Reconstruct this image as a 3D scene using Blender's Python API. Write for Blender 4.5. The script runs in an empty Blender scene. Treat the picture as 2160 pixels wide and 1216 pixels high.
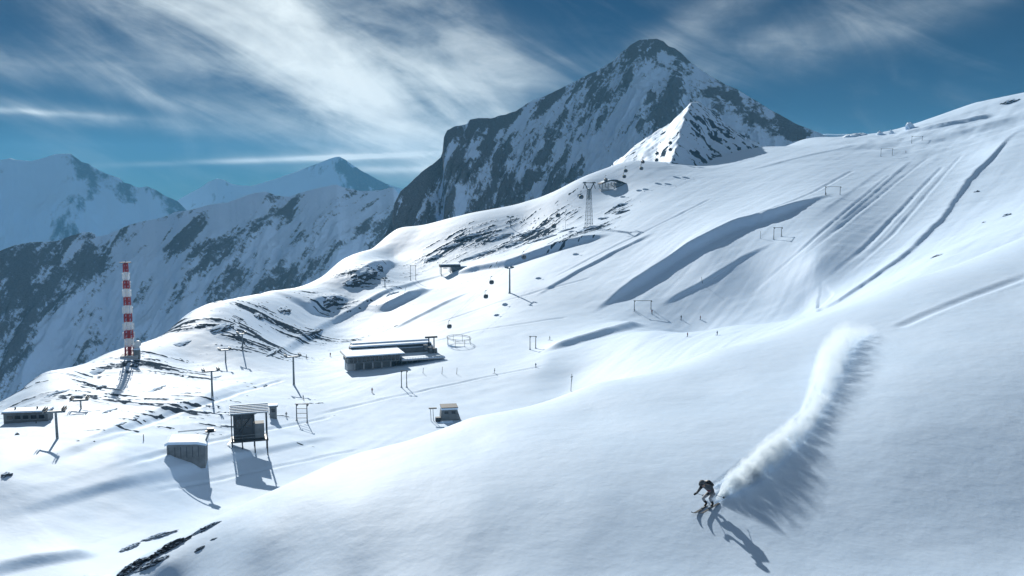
import bpy, bmesh, math, random
import numpy as np
from mathutils import Vector, Matrix
S = bpy.context.scene
COL = S.collection
R = math.radians

# ------------------------------------------------------------------ camera
PITCH = R(-6.35)
F = 1870.0                                  # focal length in photograph pixels (photo 2160 x 1216)
cam_d = bpy.data.cameras.new('camera')
cam = bpy.data.objects.new('camera', cam_d)
COL.objects.link(cam)
cam.location = (0, 0, 0)
cam.rotation_euler = (math.pi / 2 + PITCH, 0, 0)
cam_d.sensor_width = 36.0
cam_d.lens = 36.0 * F / 2160.0
cam_d.clip_start = 0.5
cam_d.clip_end = 60000
S.camera = cam

# ------------------------------------------------------------------ sun, sky, exposure
SUN_AZ = R(-20.0)                           # from +Y (view direction), negative = left
SUN_EL = R(24.0)
sun_d = bpy.data.lights.new('sun', 'SUN')
sun = bpy.data.objects.new('sun', sun_d)
COL.objects.link(sun)
sdir = Vector((math.sin(SUN_AZ) * math.cos(SUN_EL), math.cos(SUN_AZ) * math.cos(SUN_EL), math.sin(SUN_EL)))
sun.rotation_euler = sdir.to_track_quat('Z', 'Y').to_euler()
sun_d.energy = 5.0
sun_d.color = (1.0, 0.945, 0.86)
sun_d.angle = R(0.53)

S.view_settings.view_transform = 'Standard'
S.view_settings.look = 'None'
S.view_settings.gamma = 1.0
S.view_settings.use_curve_mapping = False
S.view_settings.exposure = 0.34
S.render.engine = 'CYCLES'
S.cycles.volume_max_steps = 256
S.cycles.volume_bounces = 4

world = bpy.data.worlds.new('World')
S.world = world
world.use_nodes = True
wt = world.node_tree
wt.nodes.clear()


class NB:
    """tiny node-tree helper"""
    def __init__(self, nt):
        self.nt = nt

    def new(self, typ, **kw):
        n = self.nt.nodes.new(typ)
        for k, v in kw.items():
            setattr(n, k, v)
        return n

    def put(self, sock, v):
        if isinstance(v, bpy.types.NodeSocket):
            self.nt.links.new(v, sock)
        else:
            sock.default_value = v

    def m(self, op, a, b=0.0, c=0.0, clamp=False):
        n = self.new('ShaderNodeMath', operation=op, use_clamp=clamp)
        self.put(n.inputs[0], a)
        self.put(n.inputs[1], b)
        self.put(n.inputs[2], c)
        return n.outputs[0]

    def ss(self, x, lo, hi):
        n = self.new('ShaderNodeMapRange', interpolation_type='SMOOTHSTEP')
        self.put(n.inputs[0], x)
        n.inputs[1].default_value = lo
        n.inputs[2].default_value = hi
        return n.outputs[0]

    def vec(self, x, y, z=0.0):
        n = self.new('ShaderNodeCombineXYZ')
        self.put(n.inputs[0], x)
        self.put(n.inputs[1], y)
        self.put(n.inputs[2], z)
        return n.outputs[0]

    def noise(self, v, scale, detail=4, rough=0.55, dist=0.0):
        n = self.new('ShaderNodeTexNoise')
        self.put(n.inputs['Vector'], v)
        n.inputs['Scale'].default_value = scale
        n.inputs['Detail'].default_value = detail
        n.inputs['Roughness'].default_value = rough
        n.inputs['Distortion'].default_value = dist
        return n.outputs[0]

    def mix(self, fac, a, b, blend='MIX'):
        n = self.new('ShaderNodeMix', data_type='RGBA', blend_type=blend)
        self.put(n.inputs[0], fac)
        self.put(n.inputs[6], a)
        self.put(n.inputs[7], b)
        return n.outputs[2]


def build_sky():
    g = NB(wt)
    sky = g.new('ShaderNodeTexSky', sky_type='NISHITA')
    sky.sun_disc = False
    sky.sun_elevation = SUN_EL
    sky.sun_rotation = SUN_AZ
    sky.altitude = 2900
    sky.air_density = 1.0
    sky.dust_density = 0.15
    sky.ozone_density = 3.0
    tint = g.mix(1.0, sky.outputs[0], (0.036, 0.142, 0.215, 1), 'MULTIPLY')
    tc = g.new('ShaderNodeTexCoord')
    sp = g.new('ShaderNodeSeparateXYZ')
    g.put(sp.inputs[0], tc.outputs['Generated'])
    x, y, z = sp.outputs
    az = g.m('MULTIPLY', g.m('ARCTAN2', x, y), 57.2958)
    el = g.m('MULTIPLY', g.m('ARCSINE', z), 57.2958)

    def rot(cx, cy, a):
        dx = g.m('SUBTRACT', az, cx)
        dy = g.m('SUBTRACT', el, cy)
        c, s = math.cos(R(a)), math.sin(R(a))
        u = g.m('ADD', g.m('MULTIPLY', dx, c), g.m('MULTIPLY', dy, s))
        v = g.m('SUBTRACT', g.m('MULTIPLY', dy, c), g.m('MULTIPLY', dx, s))
        return u, v

    def blob(cx, cy, a, ru, rv, p=1.0):
        u, v = rot(cx, cy, a)
        q = g.m('ADD', g.m('POWER', g.m('ABSOLUTE', g.m('DIVIDE', u, ru)), 2.0),
                g.m('POWER', g.m('ABSOLUTE', g.m('DIVIDE', v, rv)), 2.0))
        return g.m('MULTIPLY', g.m('EXPONENT', g.m('MULTIPLY', q, -1.0)), p)

    # streaky cirrus texture, combed along the drift of the cloud
    u1, v1 = rot(0, 0, -27)
    n1 = g.noise(g.vec(g.m('MULTIPLY', u1, 0.05), g.m('MULTIPLY', v1, 0.20)), 1.5, 6, 0.55, 0.9)
    u2, v2 = rot(0, 0, -8)
    n2 = g.noise(g.vec(g.m('MULTIPLY', u2, 0.07), g.m('MULTIPLY', v2, 0.30), 4.0), 1.5, 6, 0.55, 0.8)
    n3 = g.noise(g.vec(g.m('MULTIPLY', az, 0.16), g.m('MULTIPLY', el, 0.30), 9.0), 1.2, 6, 0.6, 0.3)
    # broad envelope of the cirrus mass and the smaller veils
    env = [blob(-13.5, 8.2, -27, 15.5, 3.0, 1.5), blob(-8.0, 5.9, -24, 7.5, 2.6, 1.9),
           blob(-22, 13.5, -27, 12, 3.4, 0.75), blob(-9.5, 3.2, -8, 7.5, 1.2, 0.45),
           blob(-4.5, 10.5, -30, 7, 2.0, 0.42), blob(-0.5, 6.8, 10, 2.6, 1.0, 0.55),
           blob(17.0, 8.8, 12, 9.5, 1.5, 0.26), blob(27.5, 11.5, 22, 7, 1.3, 0.28),
           blob(11.5, 10.0, 25, 3.5, 1.0, 0.45),
           blob(-27, 4.3, -4, 7, 0.5, 0.42), blob(-24, 7.0, 0, 8, 1.2, 0.25), blob(-20, 5.1, -10, 4, 0.55, 0.38)]
    e = env[0]
    for b in env[1:]:
        e = g.m('ADD', e, b)
    mixn = g.m('ADD', g.m('MULTIPLY', n1, 0.62), g.m('ADD', g.m('MULTIPLY', n2, 0.25), g.m('MULTIPLY', n3, 0.25)))
    # unseen cirrus above the frame all round, added to lift fill in the shadows
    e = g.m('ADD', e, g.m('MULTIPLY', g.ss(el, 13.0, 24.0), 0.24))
    d = g.m('MULTIPLY', e, g.ss(mixn, 0.33, 0.80))
    d = g.m('SUBTRACT', 1.0, g.m('EXPONENT', g.m('MULTIPLY', d, -1.75)))
    d = g.m('MULTIPLY', d, g.m('ADD', 0.80, g.m('MULTIPLY', g.ss(n3, 0.30, 0.72), 0.22)))
    d = g.m('ADD', d, g.m('MULTIPLY', g.ss(mixn, 0.52, 0.80), 0.12))
    # a thin contrail-like bar low over the far peaks
    for (cx, cy, a, ru, rv, p) in ((-9.6, 2.05, 2.5, 9.0, 0.16, 0.95), (-8.0, 1.25, 0, 4.5, 0.22, 0.45),
                                   (-13.5, 1.9, 1, 3.5, 0.35, 0.35), (-29, 4.35, -2, 4, 0.16, 0.6)):
        d = g.m('ADD', d, g.m('MULTIPLY', blob(cx, cy, a, ru, rv, p), g.ss(n2, 0.25, 0.6)))
    d = g.m('MINIMUM', d, 0.97)
    lowel = g.ss(el, -2.0, 1.0)
    d = g.m('MULTIPLY', d, lowel)
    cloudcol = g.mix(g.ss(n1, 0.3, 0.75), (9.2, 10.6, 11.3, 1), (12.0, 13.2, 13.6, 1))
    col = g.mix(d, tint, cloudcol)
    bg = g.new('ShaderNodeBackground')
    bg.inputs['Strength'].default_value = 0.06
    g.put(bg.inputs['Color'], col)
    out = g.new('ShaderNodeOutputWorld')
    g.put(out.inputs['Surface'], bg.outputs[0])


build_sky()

# ------------------------------------------------------------------ helpers
CP, SP = math.cos(PITCH), math.sin(PITCH)


def ray(px, py):
    """world direction through a photograph pixel (optical depth 1)"""
    u = (px - 1080.0) / F
    v = (608.0 - py) / F
    return np.array([u, CP - v * SP, SP + v * CP])


def pix(px, py, r):
    """world point on that ray at horizontal range r"""
    d = ray(px, py)
    return d * (r / math.hypot(d[0], d[1]))


def polar(px, py):
    d = ray(px, py)
    h = math.hypot(d[0], d[1])
    return math.atan2(d[0], d[1]), d[2] / h


def hsh(ix, iy, seed):
    h = (ix * 374761393 + iy * 668265263 + seed * 974634777) & 0x7fffffff
    h = ((h ^ (h >> 13)) * 1274126177) & 0x7fffffff
    return ((h ^ (h >> 16)) & 0xffff) / 65535.0


def vnoise(x, y, seed=0):
    ix = np.floor(x).astype(np.int64)
    iy = np.floor(y).astype(np.int64)
    fx, fy = x - ix, y - iy
    fx = fx * fx * fx * (fx * (fx * 6 - 15) + 10)
    fy = fy * fy * fy * (fy * (fy * 6 - 15) + 10)
    a, b = hsh(ix, iy, seed), hsh(ix + 1, iy, seed)
    c, d = hsh(ix, iy + 1, seed), hsh(ix + 1, iy + 1, seed)
    return (a + (b - a) * fx) * (1 - fy) + (c + (d - c) * fx) * fy - 0.5


def fbm(x, y, octv=5, gain=0.5, seed=0, ridged=False):
    out = np.zeros_like(x)
    amp, tot = 1.0, 0.0
    c, s = math.cos(0.6), math.sin(0.6)
    for k in range(octv):
        n = vnoise(x, y, seed + k * 17)
        if ridged:
            n = 0.5 - np.abs(n) * 2.0
        out += amp * n
        tot += amp
        amp *= gain
        x, y = (c * x - s * y) * 2.03 + 13.7, (s * x + c * y) * 2.03 - 7.1
    return out / tot


def sstep(x, lo, hi):
    t = np.clip((x - lo) / (hi - lo), 0, 1)
    return t * t * (3 - 2 * t)


def meta(o, label=None, cat=None, group=None, kind=None):
    if label:
        o['label'] = label
    if cat:
        o['category'] = cat
    if group:
        o['group'] = group
    if kind:
        o['kind'] = kind
    return o


def link(name, me, mat=None, parent=None):
    o = bpy.data.objects.new(name, me)
    COL.objects.link(o)
    if mat is not None and me is not None and len(me.materials) == 0:
        me.materials.append(mat)
    if parent is not None:
        o.parent = parent
    return o


def grid_mesh(name, V, smooth=True, attrs=None):
    """V: rows x cols x 3 array -> mesh"""
    nr, nc = V.shape[:2]
    me = bpy.data.meshes.new(name)
    me.vertices.add(nr * nc)
    me.vertices.foreach_set('co', V.reshape(-1).astype(np.float32))
    i = np.arange((nr - 1) * nc).reshape(nr - 1, nc)[:, :-1]
    q = np.stack([i, i + 1, i + nc + 1, i + nc], -1).reshape(-1)
    nq = (nr - 1) * (nc - 1)
    me.loops.add(nq * 4)
    me.loops.foreach_set('vertex_index', q.astype(np.int32))
    me.polygons.add(nq)
    me.polygons.foreach_set('loop_start', np.arange(0, nq * 4, 4, dtype=np.int32))
    me.polygons.foreach_set('use_smooth', np.full(nq, smooth, dtype=bool))
    for k, a in (attrs or {}).items():
        at = me.attributes.new(k, 'FLOAT', 'POINT')
        at.data.foreach_set('value', a.reshape(-1).astype(np.float32))
    me.update(calc_edges=True)
    return me


# ------------------------------------------------------------------ materials
MATS = {}


def pmat(name, col, rough=0.6, metal=0.0, var=0.12, scale=1.2, spec=0.3):
    """plain procedural material: base colour broken by object-space noise"""
    m = bpy.data.materials.new(name)
    m.use_nodes = True
    g = NB(m.node_tree)
    b = m.node_tree.nodes['Principled BSDF']
    tc = g.new('ShaderNodeTexCoord')
    n = g.noise(tc.outputs['Object'], scale, 4, 0.6)
    lo = tuple(c * (1 - var) for c in col) + (1,)
    hi = tuple(min(1, c * (1 + var)) for c in col) + (1,)
    g.put(b.inputs['Base Color'], g.mix(g.ss(n, 0.3, 0.7), lo, hi))
    b.inputs['Roughness'].default_value = rough
    b.inputs['Metallic'].default_value = metal
    b.inputs['Specular IOR Level'].default_value = spec
    MATS[name] = m
    return m


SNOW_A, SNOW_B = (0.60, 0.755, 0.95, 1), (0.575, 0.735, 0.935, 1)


def terrain_mat(name, rockcol, rockcol2, scale_rock, bump=0.25, nscale=0.35, slope=None, thr=0.5, soft=0.12, nmul=0.35):
    m = bpy.data.materials.new(name)
    m.use_nodes = True
    g = NB(m.node_tree)
    b = m.node_tree.nodes['Principled BSDF']
    geo = g.new('ShaderNodeNewGeometry')
    P = geo.outputs['Position']
    at = g.new('ShaderNodeAttribute', attribute_name='rock')
    rk = at.outputs['Fac']
    n = g.noise(P, scale_rock, 6, 0.65)
    n2 = g.noise(P, scale_rock * 5.3, 4, 0.6)
    f = g.m('ADD', rk, g.m('MULTIPLY', g.m('SUBTRACT', n, 0.5), nmul))
    f = g.m('ADD', f, g.m('MULTIPLY', g.m('SUBTRACT', n2, 0.5), nmul * 0.6))
    fac = g.m('MULTIPLY', g.ss(f, thr - soft, thr + soft), g.ss(rk, 0.02, 0.08))
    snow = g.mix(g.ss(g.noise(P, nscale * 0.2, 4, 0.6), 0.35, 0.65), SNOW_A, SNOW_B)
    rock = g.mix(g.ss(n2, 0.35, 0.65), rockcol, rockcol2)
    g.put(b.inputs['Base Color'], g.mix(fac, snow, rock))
    g.put(b.inputs['Roughness'], g.m('ADD', 0.62, g.m('MULTIPLY', fac, 0.38)))
    g.put(b.inputs['Specular IOR Level'], g.m('MULTIPLY', 0.06, g.m('SUBTRACT', 1.0, fac)))
    bp = g.new('ShaderNodeBump')
    bp.inputs['Strength'].default_value = bump
    bp.inputs['Distance'].default_value = 0.25 / nscale
    g.put(bp.inputs['Height'], g.noise(P, nscale, 5, 0.55))
    g.put(b.inputs['Normal'], bp.outputs[0])
    MATS[name] = m
    return m


# ------------------------------------------------------------------ near terrain (one height field)
# control points: photograph pixel and horizontal range in metres; the field is tan(elevation) over (azimuth, ln range)
# VIS: points of the visible ground (photograph pixel, horizontal range); HID: ground falling away unseen behind crest point i (index, range factor, fall)
VIS = [(-150, 1440, 61.3), (-150, 1447.2, 65.4), (-150, 1458, 71.4), (-150, 1473, 77.7), (-150, 1488, 78.0), (-150, 1500, 71.8), (150, 1262, 57.9), (150, 1269.2, 57.9),
    (150, 1280, 58.7), (150, 1295, 59.8), (150, 1310, 58.4), (150, 1322, 53.8), (350, 1150, 58.1), (350, 1170.4, 55.8), (350, 1201, 54.1), (350, 1243.5, 53.0), (350, 1286,
    50.8), (350, 1320, 46.8), (550, 1048.62, 59.8), (550, 1081.18, 55.5), (550, 1130.03, 51.7), (550, 1197.88, 48.8), (550, 1265.72, 46.0), (550, 1320, 42.2), (750, 960.357,
    63.0), (750, 1003.51, 56.7), (750, 1068.25, 50.9), (750, 1158.16, 46.5), (750, 1248.07, 43.1), (750, 1320, 39.3), (1000, 880, 69.0), (1000, 932.8, 60.0), (1000, 1012,
    51.7), (1000, 1122, 45.5), (1000, 1232, 41.3), (1000, 1320, 37.4), (1250, 811.833, 77.3), (1250, 872.813, 65.3), (1250, 964.283, 54.4), (1250, 1091.33, 46.4), (1250,
    1218.37, 41.3), (1250, 1320, 36.9), (1500, 741, 87.7), (1500, 810.48, 72.4), (1500, 914.7, 58.7), (1500, 1059.45, 48.7), (1500, 1204.2, 42.5), (1500, 1320, 37.4), (1700,
    675.818, 97.4), (1700, 753.12, 79.3), (1700, 869.073, 63.2), (1700, 1030.12, 51.5), (1700, 1191.16, 44.2), (1700, 1320, 38.4), (1900, 596, 108.0), (1900, 682.88, 87.0),
    (1900, 813.2, 68.5), (1900, 994.2, 55.0), (1900, 1175.2, 46.5), (1900, 1320, 39.8), (2150, 503.636, 122.1), (2150, 601.6, 97.6), (2150, 748.545, 76.0), (2150, 952.636,
    60.2), (2150, 1156.73, 49.9), (2150, 1320, 41.8), (2400, 410, 135.9), (2400, 519.2, 108.3), (2400, 683, 84.0), (2400, 910.5, 65.9), (2400, 1138, 53.7), (2400, 1320,
    43.8), (-250, 1216, 159.9), (0, 1216, 160.3), (150, 1200, 161.0), (0, 1100, 181.5), (200, 1080, 188.9), (-250, 1080, 189.3), (400, 1050, 207.1), (0, 1000, 198.5), (250,
    960, 216.3), (395, 968, 230.9), (540, 945, 253.3), (700, 930, 275.5), (850, 895, 299.6), (1000, 860, 322.6), (1200, 810, 343.4), (-250, 960, 250.9), (0, 930, 227.5),
    (120, 925, 229.3), (300, 880, 263.0), (445, 842, 301.5), (620, 816, 354.2), (850, 818, 356.6), (1000, 800, 364.3), (1150, 760, 374.8), (0, 868, 276.2), (200, 800, 328.8),
    (400, 760, 379.7), (600, 725, 470.1), (760, 775, 408.5), (920, 745, 423.8), (1130, 743, 399.4), (1375, 700, 387.0), (1550, 690, 371.9), (-250, 930, 289.7), (0, 852,
    297.5), (100, 808, 339.5), (300, 742, 422.0), (450, 682, 545.3), (640, 632, 707.3), (720, 572, 810.5), (800, 517, 872.9), (830, 492, 900.2), (1000, 457, 898.2), (1170,
    407, 885.6), (1240, 372, 898.6), (1320, 346, 925.5), (1345, 335, 967.8), (1370, 318, 1030.3), (1400, 290, 1130.1), (1430, 256, 1240.0), (1460, 216, 1347.0), (700, 680,
    577.8), (870, 640, 596.4), (870, 597, 691.6), (1000, 660, 528.9), (1073, 619, 547.8), (1250, 665, 469.3), (1375, 665, 464.9), (1450, 710, 434.8), (830, 540, 800.0),
    (1000, 520, 755.8), (1200, 520, 648.0), (1100, 480, 791.1), (1240, 481, 703.8), (1330, 450, 708.2), (1290, 400, 822.0), (1400, 560, 534.2), (1500, 540, 524.2), (1450,
    470, 620.0), (1640, 510, 521.0), (1600, 600, 483.5), (1560, 420, 682.8), (1755, 412, 639.8), (1720, 560, 469.5), (1870, 331, 914.7), (1700, 640, 447.2), (1850, 500,
    529.9), (1960, 400, 709.4), (2040, 330, 873.3), (1800, 590, 449.5), (1600, 312, 1097.7), (1430, 352, 879.5), (880, 486, 898.7), (940, 474, 895.7), (1670, 308, 1109.3),
    (1480, 400, 751.1), (1600, 350, 883.4), (1720, 360, 803.4), (1700, 294, 1196.0), (1780, 291, 1182.1), (1880, 283, 1206.6), (1930, 268, 1226.2), (1990, 248, 1233.1),
    (2060, 218, 1216.1), (2100, 209, 1195.0), (2160, 196, 1181.7), (2400, 130, 1150.9), (1430, 310, 1042.9), (1438, 262, 1196.9), (1416, 345, 927.2), (1505, 245, 1377.4),
    (1545, 275, 1292.6), (1585, 298, 1201.9), (1475, 322, 1046.8), (1520, 328, 1037.3), (1450, 342, 949.8), (1475, 228, 1486.3), (1490, 240, 1645.7), (2000, 560, 308.4),
    (2160, 520, 310.1), (1950, 545, 371.1), (1900, 575, 402.7), (2050, 480, 504.5), (2160, 440, 519.2), (2100, 400, 685.3), (2160, 350, 779.5), (2130, 310, 858.6), (2160,
    260, 988.0), (2400, 300, 810.3), (2400, 390, 491.6)]
HID = [(0, 1.220, -0.035), (0, 1.600, -0.085), (6, 1.220, -0.035), (6, 1.600, -0.085), (12, 1.220, -0.035), (12, 1.600, -0.085), (18, 1.220, -0.035), (18, 1.600, -0.085),
    (24, 1.220, -0.035), (24, 1.600, -0.085), (30, 1.220, -0.035), (30, 1.600, -0.085), (36, 1.220, -0.035), (36, 1.600, -0.085), (42, 1.220, -0.035), (42, 1.600, -0.085),
    (48, 1.220, -0.030), (48, 1.600, -0.059), (54, 1.220, -0.025), (54, 1.600, -0.032), (60, 1.220, -0.025), (60, 1.600, -0.032), (66, 1.220, -0.025), (66, 1.600, -0.032),
    (105, 1.070, -0.035), (105, 1.220, -0.135), (105, 1.600, -0.260), (106, 1.070, -0.035), (106, 1.220, -0.135), (106, 1.600, -0.260), (107, 1.070, -0.035), (107, 1.220,
    -0.135), (107, 1.600, -0.260), (108, 1.070, -0.035), (108, 1.220, -0.135), (108, 1.600, -0.260), (109, 1.070, -0.035), (109, 1.220, -0.135), (109, 1.600, -0.260), (110,
    1.070, -0.035), (110, 1.220, -0.135), (110, 1.600, -0.260), (111, 1.070, -0.035), (111, 1.220, -0.135), (111, 1.600, -0.260), (112, 1.070, -0.035), (112, 1.220, -0.135),
    (112, 1.600, -0.260), (113, 1.070, -0.035), (113, 1.220, -0.135), (113, 1.600, -0.260), (114, 1.070, -0.035), (114, 1.220, -0.135), (114, 1.600, -0.260), (115, 1.070,
    -0.035), (115, 1.220, -0.135), (115, 1.600, -0.260), (116, 1.070, -0.035), (116, 1.220, -0.135), (116, 1.600, -0.260), (117, 1.070, -0.035), (117, 1.220, -0.135), (117,
    1.600, -0.260), (118, 1.070, -0.035), (118, 1.220, -0.135), (118, 1.600, -0.260), (119, 1.070, -0.035), (119, 1.220, -0.135), (119, 1.600, -0.260), (120, 1.070, -0.035),
    (120, 1.220, -0.135), (120, 1.600, -0.260), (121, 1.070, -0.035), (121, 1.220, -0.135), (121, 1.600, -0.260), (152, 1.100, -0.020), (152, 1.450, -0.120), (160, 1.100,
    -0.020), (160, 1.450, -0.120), (161, 1.100, -0.020), (161, 1.450, -0.120), (162, 1.100, -0.020), (162, 1.450, -0.120), (164, 1.100, -0.020), (164, 1.450, -0.120), (166,
    1.100, -0.020), (166, 1.450, -0.120), (167, 1.100, -0.020), (167, 1.450, -0.120), (168, 1.100, -0.020), (168, 1.450, -0.120)]
RIM = [(-250, 940), (-120, 892), (0, 852), (50, 830), (100, 806), (150, 790), (200, 772), (250, 757), (300, 741), (350, 722), (400, 703), (450, 683), (500, 667), (560, 650), (600, 641), (640, 630),
       (680, 603), (720, 572), (760, 545), (800, 516), (830, 494), (880, 483), (940, 470), (1000, 457), (1060, 443), (1120, 426), (1170, 407), (1205, 389), (1240, 372), (1280, 358), (1320, 346)]
OLD = [i for i, (px, py, r) in enumerate(VIS) if (px, py) in ((-250, 930), (0, 852), (100, 808), (300, 742), (450, 682), (640, 632), (720, 572), (800, 517), (830, 492), (880, 486), (940, 474), (1000, 457), (1170, 407), (1240, 372), (1320, 346)) and r > 200]
rim_r = sorted((VIS[i][0], VIS[i][2]) for i in OLD)
N0 = len(VIS)
VIS += [(px, py, float(np.interp(px, [q[0] for q in rim_r], [q[1] for q in rim_r]))) for px, py in RIM]
HID = [h for h in HID if h[0] not in OLD] + [(N0 + i, k, de) for i in range(len(RIM)) for k, de in ((1.06, -0.03), (1.2, -0.13), (1.6, -0.26))]
hc = sorted((px, r) for px, py, r in VIS if r < 110 and (px, py) in ((150, 1262), (350, 1150), (550, 1048.62), (750, 960.357), (1000, 880)))
if len(hc) > 2:
    N1 = len(VIS)
    HCR = [(230, 1216), (290, 1183), (410, 1119), (470, 1088), (610, 1020), (680, 988)]
    VIS += [(px, py, float(np.interp(px, [q[0] for q in hc], [q[1] for q in hc]))) for px, py in HCR]
    HID += [(N1 + i, k, de) for i in range(len(HCR)) for k, de in ((1.22, -0.035), (1.6, -0.085))]
VIS = [(px, py, r) if i not in OLD else None for i, (px, py, r) in enumerate(VIS)]
CTRL = []
for v in VIS:
    if v is None:
        CTRL.append(None)
        continue
    t, e = polar(v[0], v[1])
    CTRL.append((t, math.log(v[2]), e))
VIS = [v or (0, 0, 0) for v in VIS]
HORN = {i for i, (px, py, r) in enumerate(VIS) if r > 500 and ((1335 < px < 1475 and py < 344) or (1470 < px < 1590 and py < 300))}
BACK = []
for i, k, de in HID:
    if i not in HORN:
        t, l, e = CTRL[i]
        BACK.append((t, l + math.log(k), e + de))
for i, (px, py, r) in enumerate(VIS):
    if r > 500 and (px, py) in ((1430, 352), (1475, 322), (1520, 328)):
        t, l, e = CTRL[i]
        BACK += [(t, l + math.log(1.14), e - 0.02), (t, l + math.log(1.4), e - 0.10)]
CTRL = [c for i, c in enumerate(CTRL) if i not in HORN and c is not None] + BACK


def tps_fit(P, v, lam):
    P = np.asarray(P)
    n = len(P)
    d2 = ((P[:, None] - P[None]) ** 2).sum(-1)
    K = np.where(d2 > 0, 0.5 * d2 * np.log(np.maximum(d2, 1e-18)), 0) + lam * np.eye(n)
    A = np.zeros((n + 3, n + 3))
    A[:n, :n] = K
    A[:n, n] = 1
    A[:n, n + 1:] = P
    A[n, :n] = 1
    A[n + 1:, :n] = P.T
    return np.linalg.solve(A, np.concatenate([v, np.zeros(3)]))


def tps_eval(W, P, Q):
    out = np.empty(len(Q))
    n = len(P)
    for i in range(0, len(Q), 20000):
        q = Q[i:i + 20000]
        d2 = (q[:, 0:1] - P[None, :, 0]) ** 2 + (q[:, 1:2] - P[None, :, 1]) ** 2
        out[i:i + 20000] = (0.5 * d2 * np.log(np.maximum(d2, 1e-18))) @ W[:n] + W[n] + q @ W[n + 1:]
    return out


TSC = 2.2                                   # azimuth weight against ln range
ctrl = np.array(CTRL)
cP = np.stack([ctrl[:, 0] * TSC, ctrl[:, 1]], -1)
cW = tps_fit(cP, ctrl[:, 2], 2e-5)

# polar level-of-detail grid
th = np.concatenate([np.linspace(R(-58), R(-37), 26, endpoint=False), np.linspace(R(-37), R(37), 800), np.linspace(R(37), R(58), 27)[1:]])
NTH = len(th)
seg = [(28, 38, 12), (38, 100, 170), (100, 150, 50), (150, 350, 190), (350, 900, 320), (900, 1250, 100), (1250, 1500, 20), (1500, 2300, 12)]
lr = np.concatenate([np.linspace(math.log(a), math.log(b), n, endpoint=False) for a, b, n in seg] + [[math.log(2300)]])
NR = len(lr)
# coarse spline solve, then bilinear on a 3x finer azimuth
thc = np.linspace(th[0], th[-1], 420)
TT, LL = np.meshgrid(thc, lr)
E = tps_eval(cW, cP, np.stack([TT.ravel() * TSC, LL.ravel()], -1)).reshape(TT.shape)
fi = np.interp(th, thc, np.arange(len(thc)))
i0 = np.clip(fi.astype(int), 0, len(thc) - 2)
E = E[:, i0] * (1 - (fi - i0)) + E[:, i0 + 1] * (fi - i0)
rr = np.exp(lr)[:, None]
GX = rr * np.sin(th)[None]
GY = rr * np.cos(th)[None]
GZ = E * rr


def zsample(x, y):
    t = np.arctan2(x, y)
    l = np.log(np.hypot(x, y))
    a = np.clip(np.interp(t, th, np.arange(NTH)), 0, NTH - 1.001)
    b = np.clip(np.interp(l, lr, np.arange(NR)), 0, NR - 1.001)
    ia, ib = a.astype(int), b.astype(int)
    fa, fb = a - ia, b - ib
    return ((GZ[ib, ia] * (1 - fa) + GZ[ib, ia + 1] * fa) * (1 - fb)
            + (GZ[ib + 1, ia] * (1 - fa) + GZ[ib + 1, ia + 1] * fa) * fb)


RS = np.exp(np.linspace(math.log(26), math.log(2200), 9000))


def hit(px, py, h=0.0, rmin=28):
    """first point on the sight line whose clearance over the ground is h"""
    d = ray(px, py)
    d = d / math.hypot(d[0], d[1])
    rs = RS[RS >= rmin]
    z = zsample(d[0] * rs, d[1] * rs)
    c = d[2] * rs - z - h
    k = np.argmax(c <= 0)
    if c[k] > 0:
        k = int(np.argmin(np.abs(c)))
    return Vector((d[0] * rs[k], d[1] * rs[k], d[2] * rs[k]))


def poly_dist(pts, X, Y):
    """signed distance (positive left of travel), and normalised position along a polyline"""
    P = np.array([(p[0], p[1]) for p in pts])
    L = np.concatenate([[0], np.cumsum(np.hypot(*np.diff(P, axis=0).T))])
    best = np.full(X.shape, 1e9)
    sg = np.zeros(X.shape)
    tt = np.zeros(X.shape)
    for k in range(len(P) - 1):
        a, b = P[k], P[k + 1]
        d = b - a
        l2 = d @ d
        u = np.clip(((X - a[0]) * d[0] + (Y - a[1]) * d[1]) / l2, 0, 1)
        ex, ey = X - a[0] - u * d[0], Y - a[1] - u * d[1]
        dd = np.hypot(ex, ey)
        m = dd < best
        best = np.where(m, dd, best)
        sg = np.where(m, np.sign(d[0] * ey - d[1] * ex), sg)
        tt = np.where(m, (L[k] + u * (L[k + 1] - L[k])) / L[-1], tt)
    return best * sg, tt


def resample(pts, n):
    P = np.array([tuple(p) for p in pts])
    L = np.concatenate([[0], np.cumsum(np.linalg.norm(np.diff(P, axis=0), axis=1))])
    s = np.linspace(0, L[-1], n)
    return np.stack([np.interp(s, L, P[:, k]) for k in range(P.shape[1])], -1)


def wpoly(pp, n=24, rmin=28):
    """pixel polyline -> ground polyline, evenly resampled"""
    q = resample(pp, n)
    return [hit(a, b, 0, rmin) for a, b in q]


DZ = np.zeros_like(GZ)
ROCK = np.zeros_like(GZ)
WARPX = fbm(GX / 30, GY / 30, 3, seed=5)


KB = 0.75


def bank(pp, H, w, L, rmin=95, taper=0.18, wob=1.0):
    w, L, wob = w * KB, L * KB, wob * KB
    P = wpoly(pp, 26, rmin)
    P2 = np.array([(p[0], p[1]) for p in P])
    lo, hi = P2.min(0) - 6 * L - 10, P2.max(0) + 6 * L + 10
    m = (GX > lo[0]) & (GX < hi[0]) & (GY > lo[1]) & (GY < hi[1])
    s, t = poly_dist(P, GX[m], GY[m])
    s = s + WARPX[m] * wob
    hh = np.interp(t, np.linspace(0, 1, len(H)), H) if isinstance(H, (list, tuple)) else H
    tp = sstep(t, 0, taper) * sstep(1 - t, 0, taper)
    DZ[m] += KB * hh * tp * sstep(s, -w, 0) * np.exp(-np.maximum(s, 0) / L)


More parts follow.
